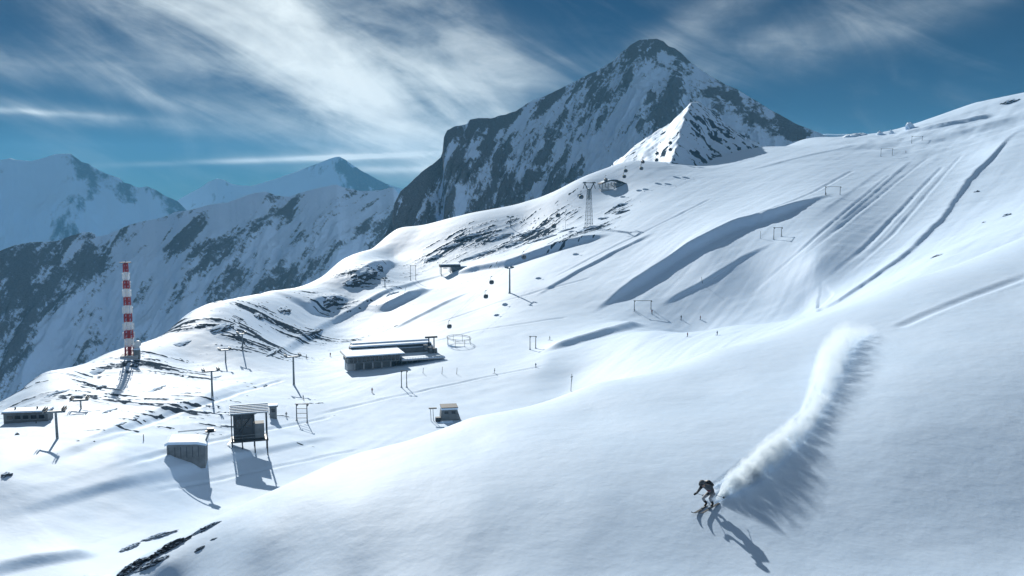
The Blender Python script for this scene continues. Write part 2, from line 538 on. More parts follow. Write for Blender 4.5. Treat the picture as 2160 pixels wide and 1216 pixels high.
def groove(pp, depth, w, rmin=28, taper=0.1, rim=0.35):
    P = wpoly(pp, 26, rmin)
    P2 = np.array([(p[0], p[1]) for p in P])
    lo, hi = P2.min(0) - 6 * w, P2.max(0) + 6 * w
    m = (GX > lo[0]) & (GX < hi[0]) & (GY > lo[1]) & (GY < hi[1])
    s, t = poly_dist(P, GX[m], GY[m])
    tp = sstep(t, 0, taper) * sstep(1 - t, 0, taper * 0.2)
    q = s / w
    DZ[m] += depth * tp * (-np.exp(-q * q) + rim * np.exp(-(np.abs(q) - 1.6) ** 2 * 3))


# piste banks and terrain steps (upper lip polylines, left to right)
bank([(1235, 668), (1340, 603), (1450, 533), (1550, 482), (1620, 464), (1760, 404)], [2, 6, 8.5, 8, 2.5, .7], 6, 36, wob=3)
bank([(1390, 648), (1480, 600), (1560, 547), (1640, 508)], [1.2, 1.9, 1.6, 1.1], 3.5, 12, wob=2)
bank([(1640, 560), (1690, 532), (1800, 440), (1935, 328)], [.9, 1.2, 1.2, .9], 1.8, 8, wob=.6)
bank([(1700, 668), (1760, 643), (1900, 549), (1980, 468), (2040, 382), (2106, 318), (2112, 302), (2165, 268)], [1.5, 2.2, 2.2, 2.2, 2.6, 3.2, 3], 4, 16, wob=2)
bank([(940, 580), (1075, 559), (1200, 520), (1300, 492)], [4, 6, 8, 5], 8, 40, wob=3)
bank([(1120, 632), (1240, 565), (1385, 488)], [1.2, 2, 1.5], 3, 14, wob=1)
bank([(1700, 470), (1800, 400), (1880, 345)], [.4, .6, .4], 3, 10)
bank([(1130, 745), (1250, 712), (1350, 680)], [3, 4, 2.5], 9, 16, wob=2)
bank([(-60, 1095), (200, 1028), (480, 962), (740, 912)], [.8, 1.1, 1.1, .6], 4, 12)
bank([(-60, 1015), (150, 945), (300, 880), (445, 836), (560, 790)], [.8, 1.3, 1.3, 1.1, .5], 6, 16, wob=2)
bank([(785, 662), (860, 630), (905, 610)], [5, 7, 2], 9, 22)
bank([(640, 655), (690, 640), (740, 628)], [4, 7, 3], 9, 22)
bank([(560, 760), (680, 690), (830, 610), (1000, 560)], [1.5, 2.5, 2.5, 1.5], 5, 16, wob=3)
bank([(720, 612), (770, 578), (830, 552)], [5, 9, 4], 10, 20, wob=4)
bank([(820, 700), (960, 630), (1000, 612)], [1, 1.5, .8], 4, 14)
bank([(1880, 285), (1990, 268), (2100, 240)], [3, 5, 4], 8, 20, rmin=400)
bank([(1560, 365), (1700, 330), (1850, 300)], [.8, 1.2, .8], 5, 25, rmin=400)
bank([(-60, 1205), (80, 1180), (200, 1160)], [1, 1.6, 1], 5, 10, rmin=95)
# old broad track over the hump, and a thin one under it
groove([(1885, 695), (1960, 662), (2060, 622), (2175, 580)], 0.17, 0.55, rim=0.3)
groove([(1990, 660), (2080, 625), (2175, 598)], 0.05, 0.2)
# the skier's own track
groove([(1755, 720), (1735, 800), (1705, 870), (1640, 938), (1570, 1005), (1500, 1068)], 0.10, 0.22, rim=0.8)
groove([(1700, 872), (1600, 948), (1500, 1030)], 0.05, 0.12, rim=0.5)

# worn tracks down the groomed runs
for k, (pp, dp, wd) in enumerate((([(1560, 640), (1700, 520), (1880, 370)], .55, 1.3), ([(1680, 640), (1830, 520), (1990, 350)], .6, 1.4), ([(1735, 625), (1880, 500), (2030, 325)], .5, 1.2),
                                  ([(1450, 560), (1600, 470), (1800, 360)], .55, 1.5), ([(1150, 600), (1300, 520), (1500, 420)], .5, 1.5), ([(900, 690), (1050, 640), (1250, 590)], .45, 1.4),
                                  ([(200, 1000), (450, 930), (700, 880)], .3, .8), ([(650, 880), (900, 822), (1150, 772)], .35, .9), ([(300, 1040), (600, 980), (760, 948)], .25, .6),
                                  ([(1600, 610), (1760, 490), (1960, 330)], .45, 1.1), ([(880, 730), (1000, 700), (1200, 670)], .4, 1.2), ([(100, 960), (350, 880), (600, 800)], .3, .9))):
    groove(pp, dp, wd, 110, .2, .45)

# rock ground: elongated broken ledges in zones (pixel centre, half sizes along/across in metres, strength)
ZONES = [((130, 830), 110, 50, 1.0, 0.5), ((300, 770), 90, 40, .9, .5), ((480, 700), 80, 40, 1.0, .5), ((560, 665), 80, 40, 1.0, .5),
         ((770, 590), 42, 40, 1.25, .8), ((690, 645), 50, 35, .9, .5), ((660, 705), 80, 22, .9, .5), ((420, 820), 60, 16, .8, .4),
         ((1000, 505), 90, 60, 1.1, .8), ((1120, 500), 90, 50, 1.2, .8), ((1220, 500), 60, 35, 1.2, .7), ((930, 535), 70, 45, 1.0, .7),
         ((1305, 440), 34, 26, 1.15, .7), ((1200, 425), 70, 50, .55, .4), ((960, 600), 60, 20, .6, .4), ((880, 580), 50, 20, .8, .5),
         ((240, 885), 45, 12, 1.0, .5), ((100, 900), 60, 22, .8, .4), ((50, 850), 60, 40, .8, .4)]
zone = np.zeros_like(GZ)
zamp = np.zeros_like(GZ)
for (px, py), a, b, st, am in ZONES:
    c = hit(px, py, 0, 95)
    ax = math.radians(40)                   # strike of the ledges on the ground
    dx, dy = GX - c[0], GY - c[1]
    u = dx * math.cos(ax) + dy * math.sin(ax)
    v = -dx * math.sin(ax) + dy * math.cos(ax)
    gsn = np.exp(-(u / a / KB) ** 2 - (v / b / KB) ** 2) * st
    zone = np.maximum(zone, gsn)
    zamp = np.maximum(zamp, gsn * am)
for ax, sc, seed in ((34, 1.0, 31), (46, 0.6, 77)):
    a = math.radians(ax)
    u = (GX * math.cos(a) + GY * math.sin(a)) / (24 * sc)
    v = (-GX * math.sin(a) + GY * math.cos(a)) / (3.4 * sc)
    n = fbm(u + WARPX * .6, v, 4, 0.55, seed)
    k = sstep(n + 0.30 * zone, 0.30, 0.44) * (zone > 0.12)
    DZ += (k - .35) * zamp * .75 * sc
    ROCK = np.maximum(ROCK, k)

# general relief of the snow
dist = np.hypot(GX, GY)
mid = sstep(dist, 110, 220)
DZ += mid * (fbm(GX / 50, GY / 32, 4, 0.5, 3) * 1.3 + fbm(GX / 9, GY / 6, 3, 0.5, 8) * 0.25)
a1, b1 = hit(1650, 640, 0, 110), hit(1850, 430, 0, 110)
a2, b2 = hit(60, 1060, 0, 110), hit(640, 945, 0, 110)
azg = np.arctan2(GX, GY)
for A_, B_, msk, am in ((a1, b1, sstep(azg, R(2), R(10)), 1.0), (a2, b2, sstep(-azg, R(2), R(10)), .7)):
    dd_ = np.array([B_[0] - A_[0], B_[1] - A_[1]])
    dd_ /= np.linalg.norm(dd_)
    uu = GX * dd_[0] + GY * dd_[1] + WARPX * 6
    vv = -GX * dd_[1] + GY * dd_[0] + WARPX * 2.5
    DZ += mid * msk * am * (fbm(uu / 120, vv / 8, 3, .55, 91) * .5 + fbm(uu / 60, vv / 2.6, 2, .5, 95) * .12)
near = 1 - mid
DZ += near * (fbm(GX / 9, GY / 7, 3, 0.45, 21) * 0.16 + fbm(GX / 1.6, GY / 1.1, 2, 0.5, 22) * 0.015)
# wind-packed lumps along the right skyline
sk = np.exp(-((np.log(dist) - math.log(1000)) / .1) ** 2) * sstep(np.arctan2(GX, GY), R(19), R(23))
DZ += sk * fbm(GX / 30, GY / 30, 3, 0.45, 51) * 6
# arete: a sharp snow ridge running away from the camera, sunny left flank, rocky shaded right flank
r0 = hit(1414, 349, 0, 500)
r0 = math.hypot(r0[0], r0[1])
AR = [pix(1412, 352, r0), pix(1424, 322, r0 * 1.06), pix(1434, 280, r0 * 1.13), pix(1442, 248, r0 * 1.19), pix(1460, 215, r0 * 1.27), pix(1475, 215, r0 * 1.42), pix(1500, 235, r0 * 1.7)]
sA, tA = poly_dist(AR, GX, GY)
sA = sA + fbm(GX / 14, GY / 14, 4, 0.6, 69) * 7 * sstep(dist, r0 * .98, r0 * 1.05)
LA = np.concatenate([[0], np.cumsum([math.hypot(b[0] - a[0], b[1] - a[1]) for a, b in zip(AR[:-1], AR[1:])])])
zr = np.interp(tA, LA / LA[-1], [a[2] for a in AR])
jit = fbm(GX / 16, GY / 16, 4, 0.6, 61, True)
uA = np.abs(sA)
left = 1.02 * np.minimum(uA, 26) + 0.60 * np.clip(uA - 26, 0, 45) + 0.9 * np.maximum(uA - 71, 0) - jit * 4.5 * sstep(uA, 1, 14)
right = 1.0 * np.minimum(uA, 30) + 0.62 * np.maximum(uA - 30, 0) - jit * 7 * sstep(uA, 2, 16)
za = zr - np.where(sA > 0, left, right)
okA = (dist > r0 * .98) & (uA < 170)
base0 = GZ + DZ
kk_ = np.where(okA, np.clip((za - base0) / 4.0 * .5 + .5, 0, 1), 0)
DZ = np.where(kk_ > 0, base0 * (1 - kk_) + np.maximum(za, base0 - 2) * kk_, base0) - GZ
onr = okA & (za > base0 - 1) & (sA < 0)
onl = okA & (za > base0 + 1) & (sA >= 0)
ROCK = np.where(onl, np.maximum(ROCK, sstep(fbm(GX / 9, GY / 14, 5, 0.6, 67), 0.10, 0.22) * .8), ROCK)
ROCK = np.where(onr, np.maximum(ROCK, sstep(fbm(GX / 8, GY / 8, 5, 0.65, 63) + .06 * sstep(uA, 3, 12), -0.04, 0.22) * .85), ROCK)

GZ = GZ + DZ
slopemag = np.hypot(np.gradient(GZ, axis=0) / np.gradient(dist, axis=0), np.gradient(GZ, axis=1) / (dist * np.gradient(th)[None]))
ROCK = ROCK * (0.55 + 0.45 * sstep(slopemag, 0.25, 0.6))

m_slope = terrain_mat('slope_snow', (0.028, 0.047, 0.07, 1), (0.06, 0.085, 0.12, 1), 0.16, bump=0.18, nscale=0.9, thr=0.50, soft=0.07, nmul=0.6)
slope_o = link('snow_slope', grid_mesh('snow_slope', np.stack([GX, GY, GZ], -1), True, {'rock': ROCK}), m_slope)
meta(slope_o, kind='structure')


# ------------------------------------------------------------------ mountains
def mountain(name, sil, rc, face, th_pad, seed, noise_amp, gully, rockthr, ncol, nrow, depth, mat, rugged=1.0, rockfn=None, concave=0.0, crest_amp=0.0, shear=0.0):
    """sil: silhouette pixels; rc: crest range (number or [(px, r)...]); face: tan of the face slope towards the camera"""
    sp = np.array([polar(a, b) for a, b in sil])
    t = np.linspace(sp[0, 0] - th_pad[0], sp[-1, 0] + th_pad[1], ncol)
    es = np.interp(t, sp[:, 0], sp[:, 1])
    if th_pad[0] > 0:
        es = np.where(t < sp[0, 0], sp[0, 1] - (sp[0, 0] - t) * 0.5, es)
    if th_pad[1] > 0:
        es = np.where(t > sp[-1, 0], sp[-1, 1] - (t - sp[-1, 0]) * 0.9, es)
    if isinstance(rc, (int, float)):
        r0 = np.full(ncol, float(rc))
    else:
        tt = [polar(a, 400)[0] for a, _ in rc]
        r0 = np.interp(t, tt, [b for _, b in rc])
    rm = r0.mean()
    x1 = t * rm
    r0 = r0 + fbm(x1 / (gully * 3), x1 * 0 + seed, 4, 0.5, seed) * depth * 0.10 * rugged
    zc = es * r0
    zc = zc + fbm(x1 / (gully * 0.35), x1 * 0 + 3.3, 4, 0.6, seed + 5) * crest_amp
    d = np.concatenate([np.linspace(-0.45, 0, nrow // 6, endpoint=False), np.linspace(0, 1, nrow) ** 1.25]) * depth
    D, T = np.meshgrid(d, t, indexing='ij')
    RR = r0[None] - D
    X, Y = RR * np.sin(T), RR * np.cos(T)
    Lx = T * rm + D * shear
    Z = zc[None] - np.where(D > 0, D * face * (1 - concave * np.clip(D / depth, 0, 1) * 0.5), -D * 0.75)
    env = sstep(np.abs(D), 0, depth * 0.16)
    warp = fbm(Lx / (gully * 2), D / (gully * 2), 4, 0.5, seed + 9)
    rid = fbm(Lx / gully + warp * 1.2, D / (gully * 2.6), 6, 0.55, seed, True)
    iso = fbm(Lx / (gully * .5), D / (gully * .5), 5, 0.6, seed + 3)
    Z = Z + env * noise_amp * (rid * 1.0 + iso * 0.5) * rugged
    rk = fbm(Lx / (gully * 0.9) + warp, D / (gully * 1.1) + Lx / (gully * 3), 6, 0.62, seed + 40)
    rk = rk + 0.35 * rid + 0.15 * fbm(Lx / (gully * .12), D / (gully * .3), 3, 0.6, seed + 71)
    PX = 1080 + F * np.tan(T) * 1.0
    rock = 0.5 + (rk - rockthr) * 2.6
    if rockfn is not None:
        rock = rockfn(rock, D / depth, PX, Lx)
    V = np.stack([X, Y, Z], -1)[::-1]
    o = link(name, grid_mesh(name, V, True, {'rock': np.clip(rock, 0, 1)[::-1]}), mat)
    meta(o, kind='structure')
    return o


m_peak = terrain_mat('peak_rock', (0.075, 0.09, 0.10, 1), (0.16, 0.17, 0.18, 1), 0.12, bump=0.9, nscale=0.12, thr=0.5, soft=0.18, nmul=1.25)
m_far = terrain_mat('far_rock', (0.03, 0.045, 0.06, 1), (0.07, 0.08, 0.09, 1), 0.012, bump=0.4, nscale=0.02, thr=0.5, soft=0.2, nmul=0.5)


def peak_rock(rock, d, px, lx):
    # bare cliff on the left shoulder, smooth snow apron at the foot and in the summit couloir
    cliff = sstep(-px, -1290, -1000)
    rock = rock + 0.24 * cliff * sstep(-d, -0.62, -0.45)
    rock = rock + 0.30 * sstep(-d, -0.10, -0.02)
    apron = sstep(d, 0.46, 0.60)
    rock = rock - 0.14 - 1.2 * apron
    band = np.exp(-((px - 1400 - (0.42 - d) * 240) / 55) ** 2) * np.exp(-((d - 0.40) / .20) ** 2)
    rock = rock + 0.7 * band
    summit = np.exp(-((px - 1360) / 70) ** 2) * sstep(-d, -0.2, -0.06)
    rock = rock + 0.35 * summit - 0.20 * sstep(px, 1180, 1260) * sstep(-px, -1420, -1330) * sstep(d, .12, .25)
    return rock


PEAK = [(806, 512), (815, 490), (826, 465), (832, 430), (845, 405), (870, 382), (890, 362), (912, 347), (930, 333), (934, 318), (936, 290), (943, 275), (960, 266), (985, 262), (992, 252), (1010, 250), (1035, 250),
        (1065, 242), (1090, 234), (1115, 217), (1140, 207), (1165, 196), (1190, 183), (1215, 172), (1235, 160), (1255, 152), (1275, 140), (1295, 128),
        (1308, 113), (1320, 104), (1330, 95), (1345, 86), (1365, 83), (1385, 82), (1400, 88), (1410, 98), (1425, 103), (1440, 115), (1455, 130), (1475, 146), (1500, 161), (1530, 178),
        (1560, 192), (1590, 211), (1610, 222), (1625, 232), (1650, 245), (1680, 262), (1710, 274), (1740, 286), (1790, 300)]
mountain('mountain_peak', PEAK, [(806, 1250), (930, 1450), (1010, 1560), (1380, 1950), (1750, 1950)], 0.98, (R(.4), R(1)), 11, 30, 34, 0.06, 620, 340, 640, m_peak, 1.0, peak_rock, concave=0.5, crest_amp=3, shear=0.25)


def ridge_rock(rock, d, px, lx):
    rock = rock - 0.05 + 0.20 * sstep(-d, -0.25, -0.05)
    rock = rock - 0.9 * sstep(d, 0.52, 0.72) - 0.17
    rock = rock + 0.8 * np.exp(-((px - 20) / 70) ** 2) * sstep(-d, -0.28, -0.12)
    rock = rock + 0.35 * np.exp(-((px - 170) / 50) ** 2) * sstep(-d, -0.30, -0.15)
    return rock


RIDGE = [(-200, 600), (-80, 560), (0, 530), (30, 518), (60, 512), (90, 511), (120, 508), (150, 498), (175, 490), (195, 492), (205, 500), (230, 494), (260, 480), (290, 470), (330, 462), (370, 448), (400, 444), (440, 432), (480, 428),
         (510, 416), (540, 407), (560, 404), (580, 412), (610, 416), (650, 402), (690, 394), (710, 390), (735, 398), (760, 404), (800, 402), (830, 396), (850, 420), (880, 470), (920, 520)]
mountain('mountain_ridge', RIDGE, [(-200, 1700), (400, 1950), (850, 2200)], 0.95, (R(1), R(.5)), 23, 24, 55, 0.12, 560, 300, 900, m_peak, 1.0, ridge_rock, concave=0.3, crest_amp=4, shear=0.65)

FAR_A = [(-300, 420), (-150, 370), (0, 338), (22, 334), (35, 339), (65, 341), (95, 333), (115, 326), (150, 325), (162, 334), (172, 342), (186, 345), (200, 355), (222, 366), (240, 372), (252, 375), (262, 385), (275, 388),
         (290, 396), (312, 394), (330, 402), (350, 414), (375, 424), (420, 470), (520, 520)]
mountain('mountain_far_shoulder', FAR_A, 5200, 0.90, (R(.5), R(.5)), 37, 90, 240, 0.14, 320, 160, 2200, m_far, 1.0, lambda k, d, px, lx: k - 0.10 + .25 * sstep(-d, -.12, -.02), crest_amp=10)
FAR_B = [(300, 480), (350, 440), (376, 423), (400, 408), (422, 397), (440, 384), (458, 377), (472, 380), (488, 389), (505, 392), (530, 393), (550, 387), (575, 380), (600, 371), (630, 360), (660, 349), (685, 339),
         (705, 332), (716, 331), (728, 337), (745, 349), (765, 362), (790, 376), (815, 388), (840, 396), (900, 420), (1000, 470)]
mountain('mountain_far_pyramid', FAR_B, 6400, 0.90, (R(.5), R(.5)), 57, 90, 260, 0.16, 320, 160, 2600, m_far, 1.0, lambda k, d, px, lx: k - 0.15 + .2 * sstep(-d, -.1, -.02), crest_amp=10)
FAR_C = [(1560, 330), (1640, 300), (1700, 288), (1745, 283), (1790, 284), (1850, 283), (1900, 287), (2000, 300), (2200, 320)]
mountain('mountain_far_plateau', FAR_C, 5200, 0.6, (R(.5), R(.5)), 67, 60, 240, 0.2, 160, 80, 1800, m_far, 1.0, None, crest_amp=6)

# valley floor under everything
bm = bmesh.new()
bmesh.ops.create_circle(bm, cap_ends=True, segments=64, radius=8300)
me = bpy.data.meshes.new('valley_floor')
bm.to_mesh(me)
bm.free()
vo = link('valley_floor', me, m_far)
vo.location = (0, 0, -2300)
meta(vo, kind='structure')

# ------------------------------------------------------------------ haze: thin even mountain air
bm = bmesh.new()
bmesh.ops.create_cube(bm, size=1.0)
me = bpy.data.meshes.new('haze')
bm.to_mesh(me)
bm.free()
haze = bpy.data.objects.new('haze', me)
COL.objects.link(haze)
haze.scale = (17000, 17000, 2730)
haze.location = (0, 0, -2310 + 1365)
mh = bpy.data.materials.new('haze_air')
mh.use_nodes = True
mh.node_tree.nodes.clear()
g = NB(mh.node_tree)
pv = g.new('ShaderNodeVolumePrincipled')
pv.inputs['Color'].default_value = (0.22, 0.61, 0.98, 1)
pv.inputs['Density'].default_value = 5.6e-5
pv.inputs['Anisotropy'].default_value = 0.1
om = g.new('ShaderNodeOutputMaterial')
g.put(om.inputs['Volume'], pv.outputs[0])
me.materials.append(mh)
meta(haze, kind='stuff')
haze['label'] = 'thin pale blue mountain haze'

#OBJECTS
# ------------------------------------------------------------------ object helpers
m_steel = pmat('galvanised_steel', (0.20, 0.23, 0.25), 0.5, 0.4, 0.2, 0.6)
m_dark = pmat('dark_painted_steel', (0.045, 0.055, 0.065), 0.55, 0.2, 0.25, 0.8)
m_white = pmat('white_paint', (0.74, 0.76, 0.78), 0.5, 0.0, 0.06, 0.7)
m_red = pmat('red_paint', (0.36, 0.055, 0.065), 0.5, 0.0, 0.15, 0.7)
m_wall = pmat('weathered_cladding', (0.17, 0.19, 0.205), 0.75, 0.0, 0.2, 0.5)
m_pale = pmat('pale_concrete', (0.42, 0.44, 0.46), 0.8, 0.0, 0.15, 0.4)
m_timber = pmat('grey_timber', (0.14, 0.13, 0.12), 0.8, 0.0, 0.3, 2.0)
m_glass = pmat('dark_glass', (0.015, 0.022, 0.03), 0.12, 0.0, 0.3, 0.4, 0.6)
m_snow = pmat('packed_snow', (0.62, 0.765, 0.93), 0.65, 0.0, 0.03, 0.6)
m_cabin = pmat('cabin_shell', (0.07, 0.085, 0.10), 0.35, 0.1, 0.2, 1.0, 0.5)
m_jacket = pmat('grey_jacket', (0.12, 0.135, 0.15), 0.8, 0.0, 0.25, 9.0)
m_trouser = pmat('pale_trousers', (0.42, 0.44, 0.48), 0.8, 0.0, 0.2, 9.0)
m_boot = pmat('black_boots', (0.02, 0.022, 0.026), 0.5, 0.0, 0.2, 9.0)
m_accent = pmat('dark_red_cloth', (0.20, 0.03, 0.045), 0.75, 0.0, 0.2, 9.0)
m_skin = pmat('skin', (0.48, 0.30, 0.22), 0.6, 0.0, 0.08, 9.0)
m_lens = pmat('goggle_lens', (0.03, 0.03, 0.035), 0.15, 0.0, 0.1, 4.0, 0.7)
m_blue = pmat('dark_blue_cloth', (0.03, 0.06, 0.13), 0.8, 0.0, 0.2, 9.0)


def rock_mat():
    m = bpy.data.materials.new('outcrop_rock')
    m.use_nodes = True
    g = NB(m.node_tree)
    b = m.node_tree.nodes['Principled BSDF']
    geo = g.new('ShaderNodeNewGeometry')
    sp = g.new('ShaderNodeSeparateXYZ')
    g.put(sp.inputs[0], geo.outputs['Normal'])
    P = geo.outputs['Position']
    n = g.noise(P, 1.4, 6, 0.65)
    n2 = g.noise(P, 0.45, 4, 0.6)
    rock = g.mix(g.ss(n, 0.3, 0.7), (0.022, 0.03, 0.04, 1), (0.085, 0.10, 0.12, 1))
    up = g.m('ADD', sp.outputs[2], g.m('MULTIPLY', g.m('SUBTRACT', n2, 0.5), 0.9))
    up = g.m('ADD', up, g.m('MULTIPLY', g.m('SUBTRACT', n, 0.5), 0.5))
    g.put(b.inputs['Base Color'], g.mix(g.ss(up, 0.62, 0.82), rock, SNOW_A))
    b.inputs['Roughness'].default_value = 0.95
    b.inputs['Specular IOR Level'].default_value = 0.03
    bp = g.new('ShaderNodeBump')
    bp.inputs['Strength'].default_value = 0.5
    bp.inputs['Distance'].default_value = 0.15
    g.put(bp.inputs['Height'], g.noise(P, 2.6, 5, 0.6))
    g.put(b.inputs['Normal'], bp.outputs[0])
    return m


m_rock = rock_mat()


class MB:
    """collects boxes and tubes into one mesh"""
    def __init__(self):
        self.v, self.f = [], []

    def box(self, x0, x1, y0, y1, z0, z1, M=None):
        k = len(self.v)
        pts = [Vector((x, y, z)) for z in (z0, z1) for y in (y0, y1) for x in (x0, x1)]
        if M is not None:
            pts = [M @ p for p in pts]
        self.v += [tuple(p) for p in pts]
        for q in ((0, 2, 3, 1), (4, 5, 7, 6), (0, 1, 5, 4), (2, 6, 7, 3), (0, 4, 6, 2), (1, 3, 7, 5)):
            self.f.append(tuple(k + i for i in q))
        return self

    def tube(self, a, b, r0, r1=None, n=6, cap=True):
        r1 = r0 if r1 is None else r1
        a, b = Vector(a), Vector(b)
        d = (b - a)
        if d.length < 1e-6:
            return self
        q = d.to_track_quat('Z', 'Y')
        k = len(self.v)
        for p, r in ((a, r0), (b, r1)):
            for i in range(n):
                t = 2 * math.pi * i / n
                self.v.append(tuple(p + q @ Vector((r * math.cos(t), r * math.sin(t), 0))))
        for i in range(n):
            j = (i + 1) % n
            self.f.append((k + i, k + j, k + n + j, k + n + i))
        if cap:
            self.f.append(tuple(k + i for i in reversed(range(n))))
            self.f.append(tuple(k + n + i for i in range(n)))
        return self

    def path(self, pts, r, n=5):
        for a, b in zip(pts[:-1], pts[1:]):
            self.tube(a, b, r, r, n)
        return self

    def wheel(self, c, axis, r, w, n=12):
        c, axis = Vector(c), Vector(axis).normalized()
        return self.tube(c - axis * w / 2, c + axis * w / 2, r, r, n)

    def prism(self, prof, y0, y1):
        """profile in (x, z), extruded along y"""
        k, n = len(self.v), len(prof)
        self.v += [(x, y0, z) for x, z in prof] + [(x, y1, z) for x, z in prof]
        for i in range(n):
            j = (i + 1) % n
            self.f.append((k + i, k + j, k + n + j, k + n + i))
        self.f.append(tuple(k + i for i in reversed(range(n))))
        self.f.append(tuple(k + n + i for i in range(n)))
        return self

    def mesh(self, name):
        me = bpy.data.meshes.new(name)
        me.from_pydata(self.v, [], self.f)
        bm = bmesh.new()
        bm.from_mesh(me)
        bmesh.ops.recalc_face_normals(bm, faces=bm.faces)
        bm.to_mesh(me)
        bm.free()
        return me

    def build(self, name, mat, parent=None):
        return link(name, self.mesh(name), mat, parent)


def thing(name, label, cat, loc, rz=0.0, group=None):
    o = bpy.data.objects.new(name, None)
    o.empty_display_size = 0.5
    COL.objects.link(o)
    o.location = loc
    o.rotation_euler = (0, 0, rz)
    return meta(o, label, cat, group)


def copy_tree(o, parent=None):
    c = o.copy()
    COL.objects.link(c)
    c.parent = parent
    for ch in list(o.children):
        copy_tree(ch, c)
    return c


def mpp(p):
    """metres per photograph pixel at a world point"""
    return (p[1] * CP + p[2] * SP) / F


def ground(x, y):
    return float(zsample(np.array([x]), np.array([y]))[0])


# ------------------------------------------------------------------ lift towers
SHEAVE = MB().wheel((0, 0, 0), (1, 0, 0), .34, .14, 10).mesh('sheave')


def lift_tower(px, base, top, arm_px, label, rz=0.5, lean=0.0):
    p = hit(px, base, 0, 110)
    s = mpp(p)
    h, aw = (base - top) * s, arm_px * s
    t = thing('lift_tower', label, 'lift tower', p, rz, 'lift towers of the ski area')
    MB().tube((0, 0, -2), (0, 0, 0.5), 0.095 * h * .55, 0.09 * h * .5, 10).build('footing', m_pale, t)
    MB().tube((0, 0, 0), (lean, 0, h * 0.93), 0.024 * h + .16, 0.016 * h + .12, 10).build('mast', m_steel, t)
    MB().box(-aw / 2, aw / 2, -.22, .22, h * .93, h * .93 + .5).build('crossarm', m_steel, t)
    for sg in (-1, 1):
        b = MB().box(sg * aw / 2 - .16, sg * aw / 2 + .16, -1.7, 1.7, h * .93 + .5, h * .93 + .85).build('sheave_beam', m_dark, t)
        for k in range(4):
            so = link('sheave', SHEAVE, m_dark, b)
            so.location = (sg * aw / 2, -1.35 + .9 * k, h * .93 + .95)
        MB().box(sg * aw / 2 - .5, sg * aw / 2 - .42, -1.8, 1.8, h * .93 + .3, h * .93 + 1.4).build('catwalk_rail', m_steel, t)
    ld = MB()
    for dx in (-.2, .2):
        ld.tube((dx, -.02 * h - .35, .5), (dx, -.02 * h - .25, h * .92), .035, .035, 4)
    for k in range(int(h / .8)):
        ld.tube((-.2, -.02 * h - .35, .6 + k * .8), (.2, -.02 * h - .35, .6 + k * .8), .03, .03, 4)
    ld.build('ladder', m_dark, t)
    return t


lift_tower(512, 741, 703, 16, 'slim lift tower on the rocky rim right of the striped mast')
lift_tower(476, 766, 738, 22, 'short lift tower with wide crossarm left of and below the slim rim tower')
lift_tower(448, 839, 780, 30, 'grey lift tower standing on its own round shadow above the boom hut')
lift_tower(620, 813, 749, 30, 'tall grey lift tower between the long station and the steel platform')
lift_tower(121, 926, 866, 36, 'lift tower with broad crossarm just right of the low flat shed', .3)
lift_tower(171, 863, 845, 30, 'small far lift tower on the rim below the striped mast', .3)
lift_tower(1077, 480, 458, 12, 'small lift tower on the snow rim left of the big lattice tower', .6)
lift_tower(1075, 619, 563, 14, 'lone slender lift tower throwing a long diagonal shadow across the slope', .6)
lift_tower(812, 607, 588, 8, 'tiny lift tower beside the shaded hollow on the rim', .6)


def portal(a, b, top, label, rungs=1, name='drag_lift_portal', cat='lift portal'):
    pa, pb = hit(a[0], a[1], 0, 110), hit(b[0], b[1], 0, 110)
    # keep the two posts side by side: take the second at the first post's depth along its own line of sight
    d = ray(b[0], b[1])
    k = pa[1] / d[1]
    q = Vector((d[0] * k, d[1] * k, 0))
    q.z = ground(q.x, q.y)
    s = mpp(pa)
    h = (max(a[1], b[1]) - top) * s
    t = thing(name, label, cat, pa, 0, 'T-bar lift portals')
    v = q - pa
    for off in (Vector((0, 0, 0)), v):
        po = MB().tube(off + Vector((0, 0, -1)), Vector((off.x, off.y, h)), .20, .15, 8).build('post', m_dark, t)
        MB().tube(off + Vector((0, 0, -1)), off + Vector((0, 0, .35)), .45, .40, 8).build('footing', m_pale, po)
    for k in range(rungs):
        zz = h - k * h * 0.27
        MB().tube((-.5 if k == 0 else 0, 0, zz - .15), (v.x + (.5 if k == 0 else 0), v.y, zz - .15), .14 if k == 0 else .1, None, 6).build('crossbeam', m_dark, t)
    for off in (Vector((0, 0, 0)), v):
        for yy in (-.5, .5):
            so = link('sheave', SHEAVE, m_dark, t)
            so.location = (off.x + .35, off.y + yy, h - .45)
    return t


portal((847, 818), (858, 818), 781, 'tight twin-post T-bar portal on the flat snow below the long station')
portal((1118, 738), (1130, 738), 709, 'twin-post T-bar portal beside the end of the bright snow mound')
portal((1338, 655), (1373, 659), 638, 'wide T-bar portal at the lower tip of the big shaded bank')
portal((1632, 506), (1648, 508), 482, 'narrow T-bar portal at the head of the smaller shaded bank')
portal((1741, 411), (1772, 411), 394, 'wide square T-bar portal midway up the right-hand piste')
portal((1858, 331), (1882, 331), 314, 'square T-bar portal high on the right-hand piste')
portal((1923, 303), (1945, 301), 288, 'highest T-bar portal, close under the right skyline')
portal((866, 592), (877, 592), 560, 'tall narrow twin-post portal on the rim above the long station')
portal((626, 888), (648, 888), 851, 'twin posts joined by several rungs right of the steel platform', 4)


